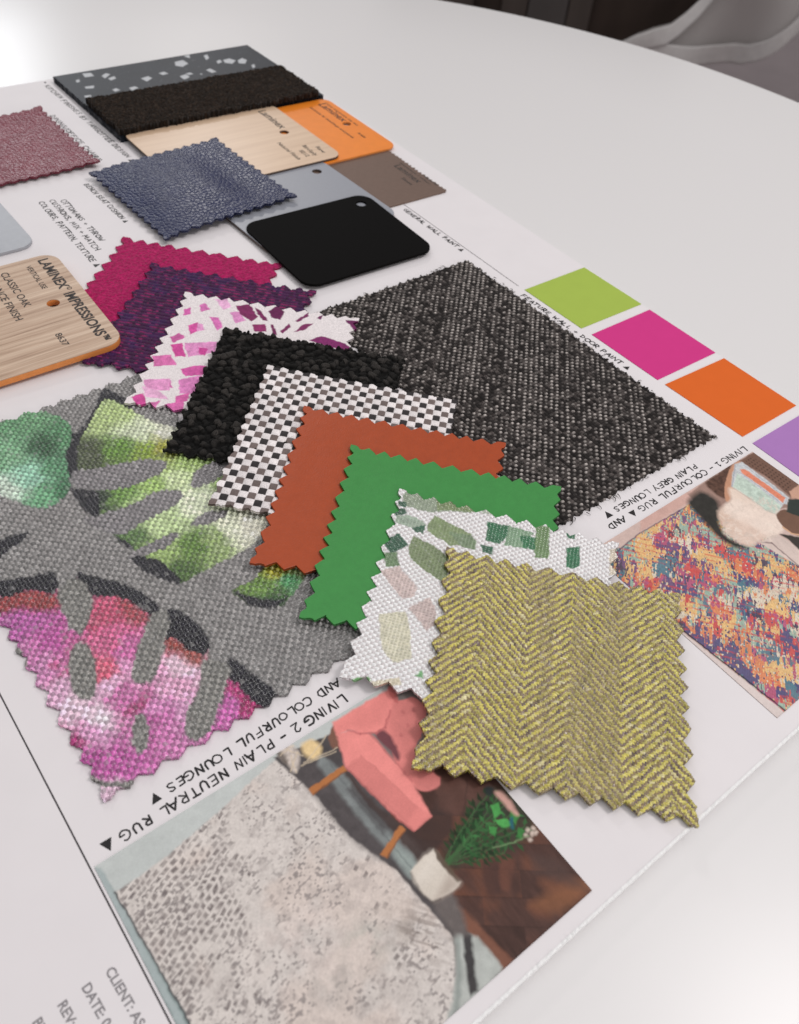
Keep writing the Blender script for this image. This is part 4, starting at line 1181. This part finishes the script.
def c_herr(U, V, X, Y, Z):
    h, wf, i, j, k, s = herring(U + .85 * vn(U / 1.9, V / 1.9, 5), V + .85 * vn(U / 1.9, V / 1.9, 6))
    fi = np.where(wf, np.where(s > 0, i - k, i + k), i); fj = np.where(wf, j, j - k)
    r = _hash(fi, fj, 4); r2 = _hash(fi, fj, 6)
    y = alb(188, 176, 80)[None] * (.66 + .62 * r)[:, None]
    pale = sm(.84, .98, r2)[:, None]; y = y * (1 - .6 * pale) + alb(214, 204, 172)[None] * .6 * pale
    b = alb(106, 84, 74)[None] * (.55 + .6 * r)[:, None]
    gold = sm(.30, .55, r2)[:, None]; b = b * (1 - .5 * gold) + alb(146, 126, 72)[None] * .5 * gold
    sp = (sm(.55, .9, vn(U / .34, V / .34, 23)) * .5)[:, None]
    y = y * (1 - sp) + alb(222, 212, 150)[None] * sp
    sb = (sm(.6, .9, vn(U / .3, V / .3, 29)) * .5)[:, None]
    b = b * (1 - sb) + alb(170, 152, 84)[None] * sb
    c = np.where(wf[:, None], y, b)
    # some warp columns are greyer, as woven
    gz = (sm(.52, .72, vn(U / 5.5, V / 60, 3)))[:, None] * .35
    return c * (1 - gz) + alb(136, 120, 88)[None] * gz * (.7 + .5 * r)[:, None]


swatch('herringbone_swatch', M['weave_shiny'], (1.9, 7.2), [(446, 546), (684, 594), (412, 767)], 87, .16,
       lambda U, V, X, Y: .62 * herring(U + .85 * vn(U / 1.9, V / 1.9, 5), V + .85 * vn(U / 1.9, V / 1.9, 6))[0] - .35 + .5 * (vn(U / .8, V / .8, 12) - .5), c_herr,
       'mustard yellow herringbone wool swatch on top of the fanned stack', group=FAN, teeth=(8.0, 3.1), seed=10, fray=.18, thick=1.2)

# ---------------------------------------------------------------- big grey leaf print
LZ = 1.3


def c_leaf(U, V, X, Y, Z):
    h, wp, i, j = weave_plain(U + .45 * vn(U / 2.6, V / 2.6, 4) + .5 * vn(U / 9, V / 9, 6), V + .45 * vn(U / 2.6, V / 2.6, 5) + .5 * vn(U / 9, V / 9, 7), 1.5)
    p = Print(X, Y, alb(136, 133, 132), z=LZ, wob=1.2, seed=3)
    dk = alb(26, 24, 34)
    k1 = lambda L: crop(0, 370, 3.995, L); kb = lambda L: crop(0, 570, 3.632, L); kc = lambda L: crop(160, 450, 3.792, L); k5 = lambda L: crop(80, 640, 2.854, L)
    # shaded edges behind the leaves (a printed part of the pattern)
    p.fill(k1([(412, 78), (450, 85), (520, 130), (500, 160), (400, 150), (360, 230), (340, 330), (310, 420), (270, 420), (245, 350), (275, 270), (320, 240), (375, 160)]), dk, .4)
    # round blue-green leaf
    p.blend(k1([(-60, 260), (0, 215), (60, 178), (150, 163), (230, 183), (282, 228), (280, 290), (262, 345), (275, 420), (280, 480), (230, 532), (180, 550), (100, 537), (0, 502), (-60, 480)]),
            [(8, 425, (100, 148, 108)), (45, 445, (52, 88, 60)), (25, 475, (150, 196, 172)), (55, 470, (92, 142, 106)), (5, 490, (196, 210, 196)), (30, 420, (106, 152, 112)), (62, 440, (90, 140, 100)), (45, 500, (112, 166, 126)), (10, 455, (120, 166, 128)), (65, 490, (70, 118, 84))], soft=.35, wob=4)
    # big pale green leaf
    p.blend([(96, 412), (104, 400), (118, 402), (128, 408), (150, 420), (180, 428), (230, 430), (275, 500), (268, 520), (260, 538), (238, 553), (205, 570), (180, 581), (150, 562), (132, 548), (114, 536), (105, 516), (95, 512), (97, 492), (78, 470), (80, 440), (88, 428)],
            [(112, 415, (176, 194, 134)), (140, 432, (208, 216, 188)), (165, 432, (220, 220, 204)), (120, 448, (104, 140, 60)), (150, 448, (132, 156, 54)), (165, 446, (166, 166, 64)), (92, 455, (76, 84, 60)), (120, 495, (110, 146, 70)), (150, 483, (158, 186, 110)), (190, 460, (164, 188, 116)), (100, 500, (54, 66, 52)), (140, 505, (176, 200, 140)), (200, 500, (216, 224, 196)), (165, 522, (190, 208, 158)), (125, 540, (90, 118, 70)), (195, 545, (96, 128, 58)), (178, 570, (78, 106, 52)), (165, 550, (160, 184, 116)), (235, 530, (216, 220, 196)), (215, 545, (150, 172, 110)), (250, 530, (224, 222, 206)), (180, 480, (200, 214, 168)), (210, 470, (150, 176, 106))], soft=.4, wob=4)
    for f_ in ([(72, 474), (76, 470), (100, 468), (125, 462), (150, 459), (167, 462), (160, 473), (140, 483), (120, 489), (95, 490), (75, 485)],
               [(84, 520), (112, 511), (140, 500), (160, 491), (180, 491), (181, 500), (160, 514), (140, 524), (120, 535), (100, 529)],
               [(192, 477), (202, 466), (222, 460), (224, 474), (210, 483), (194, 488)], [(190, 525), (207, 512), (230, 511), (214, 522)],
               [(128, 557), (150, 543), (175, 532), (179, 536), (163, 549), (140, 556)]):
        p.fill(f_, alb(130, 126, 128), .35)
    p.fill(k1([(282, 474), (330, 480), (390, 488), (400, 540), (392, 578), (350, 574), (308, 522)]), dk, .5)
    p.fill(k1([(524, 744), (600, 748), (660, 778), (722, 838), (700, 848), (620, 824), (548, 782)]), dk, .35)
    p.fill(k1([(455, 658), (510, 690), (525, 715), (490, 695)]), dk, .4)
    p.fill(k1([(-60, 700), (0, 678), (102, 645), (92, 682), (42, 712), (0, 752), (-60, 790)]), dk, .35)
    # little leaf by the rust leather
    p.blend([(252, 581), (266, 566), (279, 562), (306, 568), (303, 580), (285, 604), (276, 607), (246, 602), (233, 590)],
            [(278, 568, (176, 170, 60)), (290, 580, (82, 148, 98)), (262, 588, (110, 142, 70)), (300, 572, (150, 166, 110)), (270, 600, (60, 92, 52))], soft=.35, wob=2)
    p.fill(kc([(276, 530), (330, 552), (400, 566), (450, 568), (486, 556), (440, 598), (360, 592), (300, 562)]), dk, .5)
    # pink leaf
    p.blend([(-40, 590), (-8, 586), (25, 580), (50, 575), (60, 605), (72, 630), (90, 612), (84, 590), (77, 577), (105, 582), (135, 594), (157, 607), (152, 640), (160, 640), (168, 612), (190, 622), (207, 640), (206, 665), (205, 700), (215, 712), (227, 668), (245, 671), (274, 694), (272, 708), (230, 740), (160, 775), (118, 815), (90, 815), (60, 745), (20, 690), (-40, 640)],
            [(20, 625, (176, 92, 158)), (50, 640, (182, 88, 156)), (30, 655, (196, 120, 172)), (60, 690, (214, 168, 198)), (80, 705, (226, 196, 212)), (100, 715, (232, 206, 218)), (110, 640, (204, 104, 146)), (105, 615, (190, 84, 116)), (100, 670, (204, 96, 122)), (125, 650, (198, 108, 164)), (120, 700, (196, 110, 166)), (140, 705, (170, 78, 124)), (150, 730, (190, 100, 162)), (175, 690, (222, 168, 198)), (185, 665, (230, 196, 212)), (170, 720, (200, 120, 176)), (75, 745, (160, 42, 110)), (95, 760, (176, 78, 150)), (125, 765, (190, 92, 164)), (110, 800, (226, 190, 212)), (240, 685, (176, 60, 120)), (235, 712, (196, 104, 172)), (250, 705, (168, 50, 108)), (180, 640, (206, 130, 150)), (65, 668, (190, 92, 140)), (128, 668, (214, 150, 190)), (108, 690, (222, 176, 204)), (40, 668, (206, 140, 186)), (155, 705, (206, 136, 186)), (95, 735, (214, 158, 196)), (178, 712, (216, 158, 198))], soft=.4, wob=4.5)
    rd = alb(146, 62, 46)
    p.fill(kb([(-60, 95), (0, 92), (60, 72), (150, 70), (212, 88), (216, 140), (130, 150), (60, 142), (0, 160)]), rd, 1.6, op=.9)
    p.fill(kb([(430, 98), (500, 128), (556, 172), (530, 198), (470, 192), (440, 150)]), alb(156, 70, 70), 1.6, op=.8)
    p.fill(kb([(598, 238), (650, 255), (742, 300), (732, 342), (690, 345), (640, 300), (600, 290)]), rd, 1.6, op=.9)
    for q in (kb([(-80, 60), (0, 50), (100, 34), (180, 16), (206, 50), (192, 86), (120, 72), (40, 92), (0, 98)]), kb([(275, 24), (360, 38), (450, 63), (520, 98), (568, 140), (560, 172), (500, 132), (430, 97), (340, 97), (322, 78)]),
              kb([(608, 152), (660, 168), (722, 218), (754, 260), (746, 304), (690, 292), (640, 252), (600, 240)]), k5([(424, 62), (470, 88), (552, 155), (546, 192), (500, 182), (450, 130), (420, 102)])):
        p.fill([(x_ + 1.5, y_ - 3) for x_, y_ in q], dk, .4); p.fill(q, dk, .6)
    gy = alb(130, 128, 124)
    for q in (kb([(213, 78), (282, 26), (332, 90), (332, 150), (312, 212), (290, 237), (258, 202), (234, 160)]), kb([(258, 290), (290, 263), (322, 268), (347, 340), (347, 400), (342, 462), (310, 468), (263, 442), (248, 370)]),
              kb([(565, 150), (612, 150), (604, 240), (584, 330), (552, 402), (510, 412), (478, 392), (488, 320), (530, 200)]), k5([(352, 60), (425, 70), (424, 110), (394, 200), (372, 262), (330, 288), (302, 264), (302, 220), (336, 140)]),
              kb([(488, 538), (530, 528), (542, 620), (522, 662), (483, 642)]), kb([(-20, 240), (28, 248), (70, 288), (96, 330), (92, 352), (55, 342), (20, 282)]),
              kb([(308, 738), (360, 758), (430, 768), (512, 764), (482, 790), (400, 786), (328, 782)])):
        p.fill(q, gy, .4)
    c = p.C
    # slubby yarn: floats vary at random; darker weft and lighter warp paint in shading
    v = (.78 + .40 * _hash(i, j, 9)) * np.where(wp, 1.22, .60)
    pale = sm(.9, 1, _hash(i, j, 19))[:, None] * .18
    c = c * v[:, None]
    return c * (1 - pale) + alb(205, 202, 200)[None] * pale


def leaf_h(U, V):
    h, wp, i, j = weave_plain(U + .45 * vn(U / 2.6, V / 2.6, 4) + .5 * vn(U / 9, V / 9, 6), V + .45 * vn(U / 2.6, V / 2.6, 5) + .5 * vn(U / 9, V / 9, 7), 1.5, 1.5, .15)
    r = _hash(i, j, 77)
    return 1.3 * h * np.where(wp, .75 + .35 * r, .42)


LT, LR, LB = (10.0, 292.0), 0.0, 0.0
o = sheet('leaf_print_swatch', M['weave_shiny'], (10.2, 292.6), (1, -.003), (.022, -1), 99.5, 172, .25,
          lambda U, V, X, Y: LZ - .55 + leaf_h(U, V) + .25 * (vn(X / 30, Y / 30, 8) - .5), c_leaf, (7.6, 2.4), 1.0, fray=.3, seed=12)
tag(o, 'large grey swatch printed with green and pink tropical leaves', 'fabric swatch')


# ---------------------------------------------------------------- charcoal tweed
TP = 1.72


def tweed_h(U, V):
    U2 = U + .35 * vn(U / 4, V / 9, 4); V2 = V + .35 * vn(U / 9, V / 4, 5)
    h, wp, i, j = weave_plain(U2, V2, TP, TP, .2)
    return .85 * h * np.where(wp, 1, .72), wp, i, j


def c_tweed(U, V, X, Y, Z):
    h, wp, i, j = tweed_h(U, V)
    r = _hash(i, j, 5); row = _hash(j, j * 0, 6); cl = _hash(i + j, i * 0, 7)
    n = vn(U / .45, V / .8, 8)
    c = alb(44, 39, 38)[None] * (.45 + .75 * r)[:, None]
    g = sm(.10, .85, r * .72 + .34 * cl * (.6 + .8 * n) - .12 * row)
    lt = np.clip(wp * g * sm(.25, .7, h) * (.25 + 1.0 * n), 0, 1)[:, None]
    c = c * (1 - lt) + alb(184, 176, 171)[None] * lt
    gy = ((~wp) * sm(.45, 1, r) * .7 * n)[:, None]
    return c * (1 - gy) + alb(112, 104, 101)[None] * gy


o = sheet('tweed_swatch', M['weave_matte'], (199.5, 293.6), (1, -.006), (.004, -1), 101.5, 170.5, .25,
          lambda U, V, X, Y: 1.0 - .4 + tweed_h(U, V)[0] + .3 * (vn(X / 30, Y / 30, 18) - .5), c_tweed, (4.4, 1.1), 1.2, fray=.9, seed=13)
tag(o, 'large charcoal tweed swatch with light flecks and a frayed edge', 'fabric swatch')

def loose_threads(parent, pts, colour, seed, rad=.16, length=(2, 5)):
    rng = np.random.RandomState(seed)
    mat = plain_mat('loose_thread', colour, rough=.8, spec=.2, nscale=900, namp=.3)
    for (x, y, z, ang) in pts:
        V, F = [], []
        a = math.radians(ang + rng.uniform(-45, 45)); L = rng.uniform(*length); k_ = rng.uniform(-.5, .5)
        P = []
        for q in range(6):
            t = q / 5.0; aa = a + k_ * t * 2.2
            P.append(np.array([x + L * t * math.cos(aa), y + L * t * math.sin(aa), z + .25 * math.sin(3 * t) - (z - .35) * t * .8]))
        i0 = len(V)
        for q, c_ in enumerate(P):
            d = P[min(q + 1, 5)] - P[max(q - 1, 0)]; d /= np.linalg.norm(d) + 1e-9
            s1_ = np.cross(d, (0, 0, 1.0)); s1_ /= np.linalg.norm(s1_) + 1e-9; s2_ = np.cross(s1_, d)
            r = rad * (1 - .7 * q / 5)
            V.extend([c_ + r * (s1_ * math.cos(w) + s2_ * math.sin(w)) for w in (0, 1.5708, 3.1416, 4.7124)])
        for q in range(5):
            for w in range(4): F.append([i0 + q * 4 + w, i0 + q * 4 + (w + 1) % 4, i0 + q * 4 + 4 + (w + 1) % 4, i0 + q * 4 + 4 + w])
        link('frayed_thread', mesh_np('frayed_thread', V, F), mat, parent)


rng = np.random.RandomState(21)
edge = [(rng.uniform(204, 300), 123.6 + rng.uniform(-.3, .6), .9, -90) for _ in range(16)] + [(300.4, rng.uniform(126, 288), .9, 0) for _ in range(14)] + [(rng.uniform(206, 294), 292.4, .9, 90) for _ in range(8)] + [(300.0, 123.8, .9, -35) for _ in range(5)]
loose_threads(o, edge, alb(58, 53, 51), 5, rad=.26, length=(1.0, 2.6))

# ---------------------------------------------------------------- maroon and navy leather
def leather(name, TL, rot, size, zf0, c, s, label, seed, amp=.24, teeth=(6.6, 2.2)):
    a = math.radians(rot); eu = np.array([math.cos(a), math.sin(a)]); ev = np.array([math.sin(a), -math.cos(a)])
    def zf(U, V, X, Y):
        f1, f2, r = worley(X / s + .25 * vn(X / s, Y / s, seed), Y / s + .25 * vn(X / s, Y / s, seed + 3), seed)
        g = sm(0, .30, f2 - f1)
        return zf0(U / size, V / size) + amp * g * (.7 + .5 * r)
    def cf(U, V, X, Y, Z):
        return np.asarray(c)[None] * (.86 + .28 * fbm(X / 5, Y / 5, seed + 7))[:, None]
    o = sheet(name, M['leather'], TL, eu, ev, size, size, .3, zf, cf, teeth, 1.1, seed=seed)
    tag(o, label, 'leather swatch')
    return o


leather('leather_swatch', (90.5, 562.5), 0.4, 85, lambda u, v: 1.3 + 1.4 * (2 * np.abs(u - .5)) ** 2.5 + 1.6 * (2 * np.abs(v - .5)) ** 3 * .8, alb(112, 40, 56), 2.3,
        'maroon pebbled leather swatch with pinked edge at the upper left', 21)
leather('leather_swatch', (164.0, 466.5), 2.8, 84, lambda u, v: 4.6 + 2.2 * np.sin(PI * u) * np.sin(PI * np.clip(v, 0, 1)) * (1 - .5 * u) + 1.2 * u - 1.6 * np.exp(-((u - .78) / .13) ** 2) * np.sin(PI * v) - 1.0 * np.exp(-((u) / .12) ** 2) + .8 * (1 - v) ** 3,
        alb(30, 36, 70), 2.5, 'navy blue pebbled leather swatch laid across the timber and grey chips', 23)

# ================================================================== LAMINATE CHIPS
def hole_loop(x, y, r, n=28):
    return [(x + r * math.cos(-2 * PI * k / n), y + r * math.sin(-2 * PI * k / n)) for k in range(n)]


def chip(name, fr, w, h, r, thick, face, core, hole, label, group='laminate sample chips', hr=2.9):
    root = empty(name, fr.c, label, 'laminate chip', group)
    loops = [rrect(w, h, r)] + ([hole_loop(*hole, hr)] if hole else [])
    me = slab_mesh('core', loops, thick - .35, .12); put(me, fr); link('core', me, core, root)
    me = slab_mesh('face', [rrect(w - .1, h - .1, r)] + ([hole_loop(*hole, hr + .05)] if hole else []), .34, .12)
    me_xform(me, lambda a: a + np.array([0, 0, thick - .347])); put(me, fr); link('face', me, face, root)
    return root


M['oak'] = wood_mat('pale_oak_laminate', alb(178, 150, 128), alb(204, 180, 158), alb(140, 112, 94), rough=0.5, scale=1.0, lines=1.0)
M['oak_smooth'] = wood_mat('light_birch_laminate', alb(200, 172, 146), alb(209, 182, 156), alb(194, 165, 138), rough=0.33, spec=.4, scale=.9, lines=.12, offs=(3, 5, 0))
M['orange_core'] = plain_mat('orange_chip_back', alb(205, 128, 66), rough=0.5, nscale=200, namp=.08)
M['orange_face'] = plain_mat('orange_printed_back', alb(224, 126, 34), rough=0.45, nscale=150, namp=.03)
M['grey_lam'] = plain_mat('blue_grey_laminate', alb(140, 142, 150), rough=0.38, spec=.4, nscale=900, namp=.03, bump=.08, bscale=3000)
M['grey_lam2'] = plain_mat('pale_grey_laminate', alb(158, 160, 166), rough=0.4, spec=.4, nscale=300, namp=.04, bump=.08, bscale=2500)
M['black_lam'] = plain_mat('black_laminate', (0.004, 0.0036, 0.0036), rough=0.7, spec=.05, nscale=600, namp=.1, bump=.06, bscale=4000)
M['brown_core'] = plain_mat('brown_phenolic_core', (0.08, 0.055, 0.045), rough=0.6, nscale=400, namp=.15)
M['brown_lam'] = plain_mat('taupe_laminate', alb(104, 84, 74), rough=0.5, spec=.3, nscale=500, namp=.05)
M['chip_ink'] = plain_mat('dark_chip_lettering', (0.05, 0.042, 0.04), rough=0.6, spec=.2, nscale=500, namp=.2)

# oak chip with big lettering, resting on the purple weave at its right end
fr = Frame(60.6, 353.8, 1.7, -1.5, tx=.017)
ck = chip('laminate_chip', fr, 105, 84, 8, 3.1, M['oak'], M['orange_core'], (36.3, .6), 'thick oak grain laminate chip with bold lettering and orange edge, at the left')
T = 3.13
for body, sz, x, y, w_ in (('LAMINEX', 7.0, 43.0, 38.4, 28.5), ('\u00ae', 3.0, 46.0, 9.6, 2.4), ('IMPRESSIONS', 7.0, 43.0, 5.6, 38.5), ('\u2122', 6.0, 43.6, -33.3, 4.0)):
    letter('lettering', body, sz, fr, x, y, -90, T, M['chip_ink'], ck, width=w_, bold=.03)
letter('lettering', 'VERTICAL USE', 3.7, fr, 36.2, 35.5, -90, T, M['chip_ink'], ck, width=22)
letter('lettering', 'CLASSIC OAK', 5.0, fr, 24.0, 35.5, -90, T, M['chip_ink'], ck, width=32)
letter('lettering', 'NUANCE FINISH', 5.0, fr, 17.2, 35.5, -90, T, M['chip_ink'], ck, width=40)
letter('lettering', '8637', 4.2, fr, 28.0, -22.5, -90, T, M['chip_ink'], ck, width=10)

# brown chip with a rough sawn end, grey chip, black chip, orange-backed chip, birch chip (from the bottom up)
fr = Frame(299.0, 394.0, .05, -1.2)
root = empty('laminate_chip', fr.c, 'taupe brown laminate chip with a ragged sawn right end', 'laminate chip', 'laminate sample chips')
rng = np.random.RandomState(8)
R_ = [(43 + (rng.uniform(-.2, .3) if k % 2 else rng.uniform(-2.0, -.6)), 35 - 70 * k / 40.0) for k in range(41)]
loops = [[(-43, 35)] + [(-43, -35)] + R_[::-1]]
me = slab_mesh('body', loops, .9, .05); put(me, fr); link('body', me, M['brown_lam'], root)
T = .93
letter('lettering', 'Laminex', 7.0, fr, 32.3, 6.5, -91, T, M['chip_ink'], root, width=25)
letter('lettering', 'Innovations 1 colour', 2.6, fr, 38.0, 8, -91, T, M['chip_ink'], root, width=31)
letter('lettering', 'Natural', 2.6, fr, 40.8, -12, -91, T, M['chip_ink'], root, width=14)
letter('lettering', 'Stone', 3.6, fr, 26.6, -9, -91, T, M['chip_ink'], root, width=10)

fr = Frame(251.4, 385.0, 1.05, 1.4)
chip('laminate_chip', fr, 86, 80, 9, 1.5, M['grey_lam'], M['brown_core'], (32.0, 26.5), 'blue grey laminate chip with a hole, partly under the black chip')
fr = Frame(249.4, 341.8, 2.1, -1.8, ty=.004)
chip('laminate_chip', fr, 81.2, 69.0, 8.5, 1.4, M['black_lam'], M['black_lam'], (31.8, 25.0), 'matt black laminate chip with rounded corners and a hole')

fr = Frame(296.8, 460.0, 1.0, -.6)
oc = chip('laminate_chip', fr, 105, 83, 7, 1.3, M['orange_face'], M['orange_core'], (42.0, .9), 'laminate chip lying face down with its orange printed back showing')
T = 1.33
letter('lettering', 'Laminex', 8.0, fr, 41.5, 35, -91, T, M['chip_ink'], oc, width=30)
letter('lettering', 'Colour and texture may vary', 2.6, fr, 47.0, 35, -91, T, M['chip_ink'], oc, width=40)
letter('lettering', 'Laminate for benchtops and panels', 3.0, fr, 33.5, 33, -91, T, M['chip_ink'], oc, width=52)
letter('lettering', 'See website', 3.0, fr, 40.0, -14, -91, T, M['chip_ink'], oc, width=8)
fr = Frame(255.0, 463.0, 2.55, -.6)
ok = chip('laminate_chip', fr, 105.5, 84.5, 7, 1.5, M['oak_smooth'], M['brown_core'], (37.5, 1.3), 'smooth pale timber laminate chip with a hole, on the orange backed chip')
T = 1.53
letter('lettering', 'Laminex', 8.0, fr, 38.5, 36, -91, T, M['chip_ink'], ok, width=29)
letter('lettering', 'Raw', 4.0, fr, 43.5, -25, -91, T, M['chip_ink'], ok, width=9)
letter('lettering', 'Birchply', 4.0, fr, 37.0, -20, -91, T, M['chip_ink'], ok, width=15)
letter('lettering', '8212', 4.0, fr, 31.5, -25, -91, T, M['chip_ink'], ok, width=9)
letter('lettering', 'Natural Finish', 4.0, fr, 25.0, -10, -91, T, M['chip_ink'], ok, width=25)

fr = Frame(69.0, 447.0, .05, .6)
chip('laminate_chip', fr, 85.4, 70.2, 8.5, 1.6, M['grey_lam2'], M['grey_lam2'], (33, 25), 'pale grey laminate chip at the left, below the maroon leather')

# ================================================================== TILE AND CARPET
tile = empty('terrazzo_tile', (274.5, 552.5, 0), 'dark slate terrazzo tile with white stone chips at the far end of the board', 'tile')


def c_tile(U, V, X, Y, Z):
    c = alb(30, 35, 44)[None] * (.75 + .35 * fbm(X / 14, Y / 9, 4))[:, None]
    p = Print(X, Y, alb(64, 70, 80), z=4.2); p.C = np.tile(c, 1)
    k2 = lambda L: crop(40, 30, 5.327, L); k3_ = lambda L: crop(180, 30, 4.993, L)
    CH = [k2([(225, 232), (270, 228), (288, 245), (240, 252)]), k2([(328, 244), (350, 230), (374, 236), (346, 258)]), k2([(362, 258), (395, 246), (406, 258), (378, 268)]),
          k2([(238, 302), (288, 296), (286, 310), (245, 312)]), k2([(190, 268), (208, 262), (212, 276), (196, 280)]), k2([(538, 258), (575, 246), (598, 256), (570, 274)]),
          k2([(632, 230), (660, 222), (684, 232), (655, 240)]), k2([(718, 170), (760, 160), (790, 178), (760, 196), (722, 190)]), k2([(745, 246), (775, 236), (796, 246), (765, 262)]),
          k2([(385, 318), (405, 310), (428, 320), (400, 328)]), k2([(474, 308), (505, 300), (525, 308), (490, 322)]), k2([(236, 350), (270, 346), (275, 356), (240, 360)]),
          k2([(765, 140), (795, 130), (799, 150)]), k3_([(182, 156), (200, 148), (210, 160), (190, 168)]), k3_([(215, 150), (245, 142), (278, 152), (262, 168), (225, 164)]),
          k3_([(288, 152), (310, 140), (334, 150), (325, 168), (295, 166)]), k3_([(118, 128), (135, 122), (145, 140), (132, 150)]), k3_([(130, 200), (150, 192), (182, 208), (160, 214)]),
          k3_([(5, 235), (28, 226), (48, 236), (24, 246)]), k3_([(356, 176), (370, 170), (376, 185), (364, 190)]), k3_([(28, 218), (50, 212), (66, 220), (44, 224)]), k3_([(98, 220), (108, 216), (112, 224)])]
    for q in CH: p.fill(q, alb(176, 178, 182), .3, False, var=.12, vs=1.5)
    # random chips under the carpet side and small flecks
    rng = np.random.RandomState(3)
    f = sm(.93, .97, vn(X / 1.1, Y / 1.1, 33))[:, None] * .5
    return p.C * (1 - f) + alb(120, 122, 126)[None] * f


sheet('slab', M['terrazzo'], (199.8, 603.5), (1, .003), (0, -1), 149.2, 101.5, .5, lambda U, V, X, Y: np.full(len(U), 4.2) - .35 * np.exp(-np.minimum(np.minimum(U, 149.2 - U), np.minimum(V, 101.5 - V)) / .4), c_tile, None, 4.15, parent=tile, fray=.2, seed=31)


def pile(X, Y):
    f1, f2, r = worley(X / 1.15, Y / 1.15, 44)
    return np.sqrt(np.clip(1 - (f1 / .75) ** 2, 0, 1)) * (.6 + .6 * r), r


def c_carpet(U, V, X, Y, Z):
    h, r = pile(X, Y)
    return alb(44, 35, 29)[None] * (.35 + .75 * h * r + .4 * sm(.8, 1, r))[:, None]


o = sheet('carpet_swatch', M['carpet'], (199.6, 553.6), (1, -.014), (-.014, -1), 146.0, 52.5, .35, lambda U, V, X, Y: 7.2 + 1.3 * pile(X, Y)[0] + .5 * (vn(X / 6, Y / 6, 7) - .5), c_carpet, None, 3.6, fray=1.0, seed=34)
tag(o, 'black looped carpet offcut lying on the dark terrazzo tile', 'carpet sample')

# ================================================================== CAMERA
cd = bpy.data.cameras.new('camera'); cam = bpy.data.objects.new('camera', cd); col.objects.link(cam)
cam.location = (0, 0, .240); cam.rotation_euler = EUL
cd.sensor_fit = 'HORIZONTAL'; cd.sensor_width = 4.0; cd.lens = 4.0 * F_PX / W
cd.clip_start = 0.01; cd.clip_end = 60
cd.dof.use_dof = True; cd.dof.focus_distance = 0.325; cd.dof.aperture_fstop = 2.5
scene.camera = cam

# ================================================================== LIGHT: ceiling lamp from the right, added fill behind the camera, window far behind
wd = bpy.data.worlds.new('World'); scene.world = wd; wd.use_nodes = True
wn = wd.node_tree
bg = wn.nodes['Background']; bg.inputs['Strength'].default_value = 1.0
tc = wn.nodes.new('ShaderNodeTexCoord'); sx = wn.nodes.new('ShaderNodeSeparateXYZ'); cr = wn.nodes.new('ShaderNodeValToRGB')
wn.links.new(tc.outputs['Generated'], sx.inputs[0]); wn.links.new(sx.outputs['Z'], cr.inputs['Fac']); wn.links.new(cr.outputs['Color'], bg.inputs['Color'])
for p_, v_ in ((0.0, .05), (.16, .05), (.45, .16), (1.0, .48)):     # dim walls, paler ceiling
    e = cr.color_ramp.elements.new(p_) if p_ not in (0.0, 1.0) else cr.color_ramp.elements[int(p_)]
    e.color = (v_, v_ * .955, v_ * .95, 1)


def area(name, loc, target, size, power, colr, sy=None):
    L = bpy.data.lights.new(name, 'AREA'); L.energy = power; L.color = colr; L.size = size
    if sy: L.shape = 'RECTANGLE'; L.size_y = sy
    o = bpy.data.objects.new(name, L); col.objects.link(o); o.location = loc
    from mathutils import Vector
    o.rotation_euler = (Vector(target) - Vector(loc)).to_track_quat('-Z', 'Y').to_euler()
    return o


area('ceiling_lamp', (.85, -.32, 1.35), (.2, .25, 0), .38, 8.3, (1.0, .96, .945))
area('near_edge_fill', (.05, -1.7, .55), (.2, .1, 0), .5, 7, (1.0, .965, .95))  # added low fill behind the camera, brightens the board's near edge
area('window_light', (.83, 3.2, 1.10), (.2, .4, 0), .36, 5.6, (.93, .97, 1.0), .38)
area('far_lamp', (1.62, 3.2, 1.95), (.2, .4, 0), .24, 13, (1.0, .97, .95), .24)

scene.view_settings.view_transform = 'Standard'; scene.view_settings.look = 'None'
scene.view_settings.exposure = 0; scene.view_settings.gamma = 1
